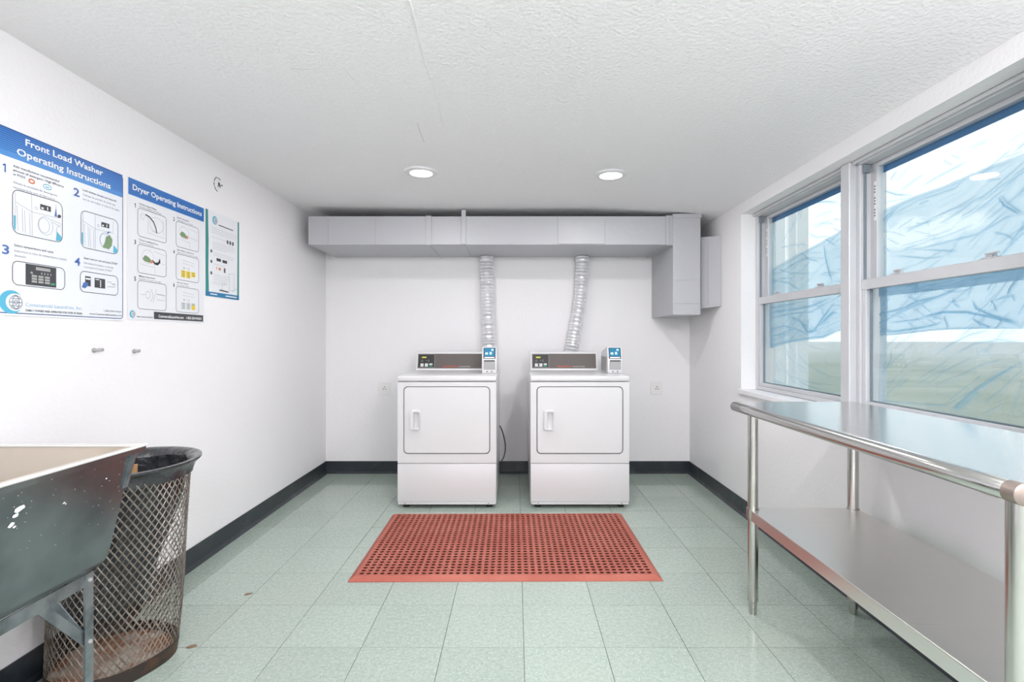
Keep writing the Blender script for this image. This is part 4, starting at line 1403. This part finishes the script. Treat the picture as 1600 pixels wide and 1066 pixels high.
def logo(r, cx, cy, R, name='logo'):
    # crescent with a small globe in its mouth
    outer = ring_pts(cx, cy, R, R * .95, 28, 40, 320)
    inn = ring_pts(cx + R * .32, cy, R * .78, R * .72, 28, 320, 40)
    mb = MB()
    n = len(outer)
    a = [mb.bm.verts.new((u, v, .0024)) for u, v in outer]
    b = [mb.bm.verts.new((u, v, .0024)) for u, v in inn[::-1]]
    for i in range(n - 1):
        mb.bm.faces.new((a[i], a[i + 1], b[i + 1], b[i]))
    mb.build(name, M_LOGO, r)
    g = [ring_pts(cx + R * .38, cy, R * .55, R * .55, 22), ring_pts(cx + R * .38, cy, R * .28, R * .55, 18), [(cx - R * .15, cy), (cx + R * .92, cy)],
         [(cx, cy + R * .3), (cx + R * .76, cy + R * .3)], [(cx, cy - R * .3), (cx + R * .76, cy - R * .3)], ring_pts(cx + R * .38, cy, R * .16, R * .16, 12)]
    strokes(g, R * .06, 'logo_globe', M_INKL, r, .0026)

# ---- washer poster
p1 = poster('instruction_poster', 1.58, 2.137, 1.234, 1.843, 'large washer instruction poster with blue striped header, nearest on left wall', M_PAPER, .014)
f = loc_fn(p1)
PW, PH = .557, .609
hb = .513
flat([[(.006, hb), (PW - .006, hb), (PW - .006, PH - .018), (PW - .016, PH - .006), (.016, PH - .006), (.006, PH - .018)]], 'header_band', M_BLUE, p1, .0019)
for k in range(11):
    v = hb + .020 + k * .0068
    flat([[(.006, v), (PW - .0065, v), (PW - .0065, v + .0024 + .0003 * k), (.006, v + .0024 + .0003 * k)]], 'header_stripe', M_STRIPE, p1, .0021)
pr = rrect(.005, .009, PW - .005, PH - .005, .014, 5)
strokes([pr + [pr[0]]], .0028, 'border_line', M_NAVY, p1, .0022)
u0 = f(38.1, 228)[0]; u1 = f(159.6, 273)[0]
lettering('Front Load Washer', p1, u0, 1.805 - 1.234, u1, .0222, M_PWHITE, .0026, .022)
u0 = f(24.4, 244)[0]; u1 = f(171.4, 293)[0]
lettering('Operating Instructions', p1, u0, 1.764 - 1.234, u1, .0222, M_PWHITE, .0026, .022)
def figure_one(r, u, v, h, m):
    strokes([[(u - .24 * h, v + .76 * h), (u + .02 * h, v + .97 * h)], [(u + .04 * h, v), (u + .04 * h, v + h)]], h * .17, 'lettering', m, r, .0024)
figure_one(p1, f(6, 269)[0], f(6, 269)[1], .027, M_NUM)
for s, xl, yb, xr in (('2', 113.5, 305, 123), ('3', 1.5, 396, 13), ('4', 115, 414, 124)):
    para(p1, f, s, xl, yb, xr, .029, M_NUM, .02)
T = .0078
for s, xl, yb, xr, m in (
        ('Add manufacturer recommended', 19, 260.5, 91, M_INK), ('amount of detergent / High Efficiency', 19, 267, 98.5, M_INK), ('or PODS', 19, 273.5, 38, M_INK),
        ('Añada la cantidad de detergente', 19, 286, 88, M_INKL), ('recomendada por el fabricante', 19, 293.5, 84.5, M_INKL),
        ('Load clothes loosely and close lid', 128, 298, 180, M_INK), ('Coloque las prendas de modo que', 128, 305, 179, M_INKL), ('no se enreden y cierre la tapa', 128, 312, 185, M_INKL),
        ('Select temperature and cycle', 20.5, 384.5, 82, M_INK), ('Seleccione el ciclo de temperatura y lavado', 20.5, 393, 103, M_INKL), ('deseado', 20.5, 400.5, 39.5, M_INKL),
        ('Insert card or coin and press START', 130, 404.5, 182.5, M_INK), ('Introduzca la tarjeta o moneda', 130, 412, 176, M_INKL), ('y presione la tecla START', 130, 418, 174, M_INKL)):
    para(p1, f, s, xl, yb, xr, T if m is M_INK else T * .95, m, .012 if m is M_INK else .004)
para(p1, f, 'Commercial Laundries, Inc.', 38, 478.5, 127.5, .0125, M_LOGOT, .01)
para(p1, f, 'FAMILY OWNED AND OPERATED FOR OVER 50 YEARS', 38.5, 486.5, 127, .0068, M_DARK, .02)
para(p1, f, '1-855-254-WASH', 161, 487, 188.5, .0072, M_INK, .004)
para(p1, f, 'www.CommercialLaundries.com', 138, 491.5, 188.8, .0072, M_INK, .008)
e = f(48, 283.5); strokes([ring_pts(e[0], e[1], .0095, .0062, 20)], .005, 'orange_badge', M_RED, p1, .0024)
e = f(72.5, 292.5); strokes([ring_pts(e[0], e[1], .0155, .0085, 24)], .0022, 'blue_badge', M_LOGO, p1, .0024)
lettering('he', p1, e[0] - .007, e[1] - .0035, e[0] + .007, .007, M_LOGO, .0024, .02)
YY = lambda y: y - 1.58
ZZ = lambda z: z - 1.234
b1 = (YY(1.665), ZZ(1.505), YY(1.848), ZZ(1.648))
b2_ = (YY(1.927), ZZ(1.505), YY(2.106), ZZ(1.645))
b3 = (YY(1.665), ZZ(1.336), YY(1.858), ZZ(1.414))
b4 = (YY(1.924), ZZ(1.337), YY(2.106), ZZ(1.415))
for b in (b1, b2_):
    rbox(p1, *b, .022, .0022, M_DARK)
for b in (b3, b4):
    rbox(p1, *b, .018, .0022, M_DARK)
def washer_picture(b, full):
    u0, v0, u1, v1 = b
    W_, H_ = u1 - u0, v1 - v0
    q = lambda a, c: (u0 + a * W_, v0 + c * H_)
    ln = [[q(.36, .985), q(.37, .02)], [q(.05, .72), q(.36, .58), q(.88, .60)], [q(.08, .64), q(.18, .60), q(.19, .06), q(.10, .08), q(.08, .64)], [q(.22, .57), q(.32, .53), q(.33, .03), q(.24, .05), q(.22, .57)], [q(.05, .93), q(.05, .2)], [q(.86, .93), q(.86, .62)]]
    ln += [ring_pts(*q(.64, .33), W_ * .155, H_ * .22, 24), ring_pts(*q(.61, .33), W_ * .11, H_ * .18, 24), ring_pts(*q(.45, .70), W_ * .025, H_ * .03, 12)]
    if full:
        ln += [[q(.76, .52), q(.98, .46)], [q(.78, .46), q(.96, .40)], ring_pts(*q(.93, .28), W_ * .06, H_ * .12, 14, 90, 270)]
    strokes(ln, .0011, 'washer_drawing', M_INKL, p1, .0024)
    flat([[q(.53, .70), q(.75, .70), q(.75, .83), q(.53, .83)]], 'control_panel_print', M_DARK, p1, .0024)
    flat([[q(.55, .72), q(.60, .72), q(.60, .76), q(.55, .76)], [q(.67, .72), q(.69, .72), q(.69, .80), q(.67, .80)]], 'control_panel_key_print', M_PWHITE, p1, .0026)
    flat([[q(.86, .02), q(.97, .05), q(.985, .14), q(.88, .26)], [q(.02, .12), q(.06, .05), q(.06, .40), q(.02, .40)]], 'water_print', M_LOGO, p1, .0023)
washer_picture(b1, True)
washer_picture(b2_, False)
q = lambda b, a, c: (b[0] + a * (b[2] - b[0]), b[1] + c * (b[3] - b[1]))
flat([[q(b1, .83, .62), q(b1, .88, .62), q(b1, .86, .86)]], 'arrow_print', M_NUM, p1, .0026)
flat([[q(b1, .90, .60), q(b1, .96, .62), q(b1, .97, .68), q(b1, .92, .70), q(b1, .89, .65)]], 'cap_print', M_DARK, p1, .0026)
flat([[q(b2_, .56, .12), q(b2_, .74, .10), q(b2_, .82, .22), q(b2_, .84, .40), q(b2_, .76, .52), q(b2_, .66, .44), q(b2_, .62, .26)]], 'laundry_print', M_GRN, p1, .0026)
flat([[q(b2_, .68, .52), q(b2_, .80, .62), q(b2_, .70, .60)]], 'arrow_print', M_NUM, p1, .0027)
flat([[q(b3, .23, .06), q(b3, .82, .06), q(b3, .82, .96), q(b3, .23, .96)]], 'keypad_print', M_DARK, p1, .0023)
flat([[q(b3, .42, .74), q(b3, .70, .74), q(b3, .70, .87), q(b3, .42, .87)]] + [[q(b3, .34 + .125 * i, .18 + .12 * j), q(b3, .44 + .125 * i, .18 + .12 * j), q(b3, .44 + .125 * i, .27 + .12 * j), q(b3, .34 + .125 * i, .27 + .12 * j)] for i in range(3) for j in range(3)]
     + [[q(b3, .52 + .06 * i, .57), q(b3, .54 + .06 * i, .57), q(b3, .54 + .06 * i, .66), q(b3, .52 + .06 * i, .66)] for i in range(4)] + [[q(b3, .31, .56), q(b3, .37, .56), q(b3, .34, .66)]], 'keypad_key_print', M_SILV, p1, .0026)
flat([[q(b3, .71, .16), q(b3, .79, .16), q(b3, .79, .24), q(b3, .71, .24)]], 'start_key_print', M_GREENB, p1, .0026)
flat([[q(b4, .12, .30), q(b4, .26, .30), q(b4, .26, .78), q(b4, .12, .78)], [q(b4, .36, .28), q(b4, .64, .28), q(b4, .64, .76), q(b4, .36, .76)]], 'payment_print', M_DARK, p1, .0023)
flat([[q(b4, .13, .62), q(b4, .25, .62), q(b4, .25, .70), q(b4, .13, .70)], [q(b4, .38, .67), q(b4, .48, .67), q(b4, .48, .71), q(b4, .38, .71)]] + [[q(b4, .50, .34 + .09 * k), q(b4, .53, .34 + .09 * k), q(b4, .53, .40 + .09 * k), q(b4, .50, .40 + .09 * k)] for k in range(4)], 'payment_key_print', M_PWHITE, p1, .0026)
flat([[q(b4, .04, .22), q(b4, .12, .18), q(b4, .20, .36), q(b4, .18, .48), q(b4, .08, .46)]], 'hand_print', M_NUM, p1, .0027)
strokes([[q(b4, .70, .64), q(b4, .78, .66), q(b4, .86, .54), q(b4, .94, .52)], [q(b4, .70, .40), q(b4, .92, .42)], [q(b4, .86, .56), q(b4, .92, .62)]], .0014, 'hand_outline', M_INK, p1, .0024)
lg = f(17, 472)
logo(p1, lg[0] - .002, lg[1], .040)

# ---- dryer poster
p2 = poster('instruction_poster', 2.159, 2.690, 1.241, 1.846, 'dryer instruction poster with six pictures, middle of three on left wall', M_PAPER2, .002)
PW2 = .531
flat([[(.004, 1.772 - 1.241), (PW2 - .003, 1.772 - 1.241), (PW2 - .003, .603), (.004, .603)]], 'header_band', M_BLUE, p2, .0019)
for k in range(12):
    v = 1.776 - 1.241 + k * .0056
    flat([[(.004, v), (PW2 - .003, v), (PW2 - .003, v + .0036), (.004, v + .0036)]], 'header_stripe', M_STRIPE, p2, .0021)
lettering('Dryer Operating Instructions', p2, 2.187 - 2.159, 1.798 - 1.241, 2.667 - 2.159, .0235, M_PWHITE, .0026, .02)
cols = ((2.216, 2.397), (2.466, 2.642))
rows_ = ((1.606, 1.728), (1.447, 1.571), (1.290, 1.413))
caps = (('1', 'Clean Lint Filter', 'Limpie el filtro de pelusa', .11, .14), ('2', 'Load Laundry', 'Cargue la ropa', .09, .12),
        ('3', 'Close Loading Door', 'Cierre la puerta', .12, .09), ('4', 'Set Fabric Selector', 'Seleccione el tipo de tela', .13, .16),
        ('5', 'Make Payment', 'Inserte la tarjeta de pago', .10, .14), ('6', 'Press Start', 'Presione start', .085, .09))
for k, (nn, en, es, w1, w2) in enumerate(caps):
    ya, yb = cols[k % 2]; za, zb = rows_[k // 2]
    u0, u1, v0, v1 = ya - 2.159, yb - 2.159, za - 1.241, zb - 1.241
    rbox(p2, u0, v0, u1, v1, .016, .0020, M_INK)
    if nn == '1':
        figure_one(p2, u0 - .014, v1 - .004, .018, M_DARK)
    else:
        lettering(nn, p2, u0 - .020, v1 - .004, u0 - .010, .018, M_DARK, .0024, .02)
    lettering(en, p2, u0 + .008, v1 + .0165, u0 + .008 + w1, .0068, M_INK, .0024, .01)
    lettering(es, p2, u0 + .008, v1 + .0050, u0 + .008 + w2, .0062, M_INKL, .0024, .005)
    q = lambda a, c: (u0 + a * (u1 - u0), v0 + c * (v1 - v0))
    if k == 0:
        strokes([[q(.25, .84), q(.40, .80), q(.54, .66), q(.62, .46), q(.65, .28)]], .0055, 'lint_arrow_print', M_BLACK, p2, .0026)
        strokes([[q(.34, .20), q(.95, .16)], [q(.48, .32), q(.75, .28)], [q(.34, .78), q(.34, .2)], [q(.88, .84), q(.88, .3), q(.96, .3)], ring_pts(*q(.16, .74), .011, .012, 10), ring_pts(*q(.64, .58), .045, .034, 20)], .0009, 'dryer_drawing', M_INKL, p2, .0024)
    elif k in (1, 2):
        flat([[q(.16, .52), q(.24, .66), q(.36, .62), q(.46, .52), q(.42, .42), q(.24, .44)]], 'laundry_print', M_GRN, p2, .0026)
        flat([[q(.42, .46), q(.50, .56), q(.52, .46), q(.46, .40)]], 'laundry_accent_print', M_RED, p2, .0027)
        strokes([[q(.08, .32), q(.60, .28)], [q(.55, .86), q(.95, .80)], [q(.55, .50), q(.95, .46)], [q(.58, .28), q(.58, .04)], ring_pts(*q(.34, .62), .036, .030, 20)], .0009, 'dryer_drawing', M_INKL, p2, .0024)
        if k == 2:
            flat([[q(.48, .56), q(.60, .46), q(.70, .50), q(.76, .66), q(.78, .50), q(.68, .38), q(.56, .40)]], 'door_arrow_print', M_BLACK, p2, .0028)
    elif k in (3, 5):
        strokes([[q(.28, .80), q(.78, .76), q(.78, .64), q(.28, .68), q(.28, .80)]], .0009, 'dryer_drawing', M_INKL, p2, .0024)
        strokes([[q(.30, .48), q(.34, .54), q(.38, .48), q(.30, .48)], [q(.44, .51), q(.47, .51)], [q(.55, .54), q(.55, .44)]], .0022, 'indicator_print', M_DARK, p2, .0024)
        for i in range(3):
            c0, c1 = .22 + .22 * i, .40 + .22 * i
            lo_ = .12 if i < 2 else .20
            yel = k == 3
            flat([[q(c0, lo_), q(c1, lo_), q(c1, .40), q(c0, .40)]], 'key_print', M_YEL if yel else mat('pale_key_ink', (205, 208, 212), .5), p2, .0024)
            strokes([[q(c0 + .04, lo_ + .06), q(c1 - .04, lo_ + .06)], [q(c0 + .04, .34), q(c1 - .04, .34)], [q(c0 + .04, .26), q(c1 - .04, .26)]], .0024, 'key_symbol', M_INK, p2, .0026)
        if k == 5:
            e = q(.75, .22)
            flat([ring_pts(e[0], e[1], .016, .013, 16)[:-1]], 'start_key_print', M_YEL, p2, .0028)
    else:
        strokes([ring_pts(*q(.34, .52), .014, .016, 18), [q(.64, .78), q(.52, .26)], [q(.66, .58), q(.94, .56), q(.94, .38), q(.66, .38), q(.66, .58)], [q(.10, .52), q(.24, .52)], ring_pts(*q(.40, .52), .020, .026, 16, -80, 80), [q(.64, .60), q(.96, .58)]], .0013, 'payment_drawing', M_INKL, p2, .0024)
flat([[(2.316 - 2.159, 1.249 - 1.241), (2.680 - 2.159, 1.249 - 1.241), (2.680 - 2.159, 1.282 - 1.241), (2.316 - 2.159, 1.282 - 1.241)]], 'footer_band', M_DARK, p2, .0021)
lettering('CommercialLaundries.com', p2, 2.345 - 2.159, .0165, 2.522 - 2.159, .0125, M_PWHITE, .0026, .02)
lettering('1-855-254-WASH', p2, 2.543 - 2.159, .0165, 2.664 - 2.159, .0125, M_PWHITE, .0026, .02)
logo(p2, .028, .024, .017)
lettering('FAMILY OWNED AND OPERATED', p2, .052, .012, .150, .0045, M_DARK, .0024, .02)

# ---- small teal notice
p3 = poster('notice_sheet', 2.702, 3.028, 1.388, 1.848, 'small white notice with teal side stripes, farthest on left wall', M_PAPER2, .001)
f3_ = loc_fn(p3)
W3, H3 = .326, .460
flat([[(0, 0), (.030, 0), (.024, .14), (.026, .30), (.020, H3), (0, H3)]], 'side_stripe', M_TEAL, p3, .0019)
flat([[(W3 - .020, 0), (W3, 0), (W3, H3), (W3 - .014, H3)]], 'side_stripe', M_TEAL, p3, .0019)
flat([[(0, 0), (W3, 0), (W3, .026), (0, .024)]], 'footer_band', M_BAND2, p3, .0021)
strokes([[(.040, .013), (.105, .013)], [(.185, .013), (.300, .013)]], .006, 'footer_print', M_PWHITE, p3, .0024)
logo(p3, .084, .416, .024)
strokes([[(.118, .398), (.262, .398)]], .005, 'heading_print', M_DARK, p3, .0024)
lns = []
for v, a, b in ((.372, .05, .30), (.360, .05, .30), (.348, .05, .29), (.322, .05, .20), (.296, .06, .28), (.285, .06, .29), (.274, .06, .28), (.263, .06, .20), (.238, .07, .27), (.226, .07, .27), (.178, .07, .18), (.120, .07, .22), (.108, .07, .22), (.096, .07, .21), (.084, .07, .20), (.072, .05, .18)):
    lns.append([(a, v), (b, v)])
strokes(lns, .0022, 'text_lines', mat('faint_ink', (196, 199, 206), .5), p3, .0024)
for u in (.205, .232, .259):
    flat([ring_pts(u, .320, .010, .012, 14)[:-1]], 'badge_print', M_INK, p3, .0024)
for v in (.244, .188, .126):
    flat([ring_pts(.050, v, .009, .009, 14)[:-1]], 'step_badge_print', M_INK, p3, .0024)
flat([[(.098, .198), (.140, .198), (.140, .214), (.098, .214)], [(.155, .196), (.200, .196), (.200, .212), (.155, .212)]], 'card_print', M_DARK, p3, .0024)
flat([[(.098, .152), (.104, .152), (.104, .166), (.098, .166)], [(.118, .150), (.138, .150), (.138, .164), (.118, .164)]], 'card_print', M_RED, p3, .0024)
flat([[(.168, .142), (.184, .142), (.184, .168), (.168, .168)]], 'machine_print', M_INK, p3, .0024)
strokes([[(.22, .14), (.275, .150), (.27, .05), (.225, .045), (.22, .14)], [(.13, .045), (.205, .040)], [(.15, .045), (.155, .085), (.20, .075)], [(.255, .045), (.30, .065)]], .0022, 'machine_drawing', M_INKL, p3, .0024)
strokes([[(.125, .040), (.215, .037)]], .006, 'machine_shadow_print', M_DARK, p3, .0025)
for o_ in (p1, p2, p3):
    del o_['Y0'], o_['Z0']

# ---- traces on the left wall: broken conduit hole and two pegs
Y, z = on_left(341, 289)
h_ = empty('wall_patch', (XL, Y, z))
h_.rotation_euler = Matrix((Vector((0, 1, 0)), Vector((0, 0, 1)), Vector((1, 0, 0)))).transposed().to_euler()
MB().lathe([(0, .004), (.018, .004), (.022, .002), (.024, 0), (0, 0)], n=20).build('broken_plug', M_PLATE, h_, smooth=40)
for k, (a0, a1, rr) in enumerate(((110, 165, .040), (175, 200, .041), (205, 255, .040), (60, 100, .037))):
    pts = ring_pts(0, 0, rr, rr, 8, a0, a1)
    MB().tube([(u, v, .0008) for u, v in pts], .0022, 6).build('scratch_arc', M_INK, h_)
for (u, v, s) in ((.000, .004, .010), (.010, -.006, .006), (-.008, -.010, .005), (.024, .004, .004), (.034, .006, .003)):
    MB().lathe([(0, .0055), (s, .0045), (s, .003), (0, .003)], (u, v, 0), 8).build('chipped_hole', M_DARK, h_)
tag(h_, 'round patched hole with dark scratches high on left wall above the notice', 'wall patch')
for (x, y, ln, lab) in ((146, 547.5, .034, 'longer metal wall peg below the washer poster'), (209, 549, .023, 'shorter metal wall peg below the dryer poster')):
    Y, z = on_left(x, y)
    g = empty('wall_peg', (XL, Y, z))
    MB().tube([(0, 0, 0), (ln, .004, .002)], .0065, 12).build('peg_shaft', M_GREYCARD, g, smooth=40)
    MB().tube([(0, 0, 0), (.004, 0, 0)], .0095, 14).build('peg_collar', M_GREYCARD, g, smooth=40)
    tag(g, lab, 'wall peg', 'metal pegs on the left wall')

# ---- scraps on the floor
rg = random.Random(2)
for (x, y, s, lab) in ((388, 929, .016, 'small dry leaf scrap on floor tiles left of the mat'), (300, 1011, .020, 'small brown scrap on floor tiles near the trash can')):
    Y = F * H / (y - CY); X = (x - CX) * Y / F
    mb = MB()
    pts = [(s * (.9 + .3 * rg.random()) * math.cos(2 * math.pi * k / 7), s * .5 * (.7 + .5 * rg.random()) * math.sin(2 * math.pi * k / 7)) for k in range(7)]
    mb.prism([(u, v, 0) for u, v in pts], [(u * .9, v * .9, .002 + .002 * rg.random()) for u, v in pts])
    o = mb.build('leaf_scrap', mat('dry_leaf', (128, 106, 86), .8))
    o.location = (X, Y, .0003)
    o.rotation_euler = (0, 0, .5)
    tag(o, lab, 'leaf')
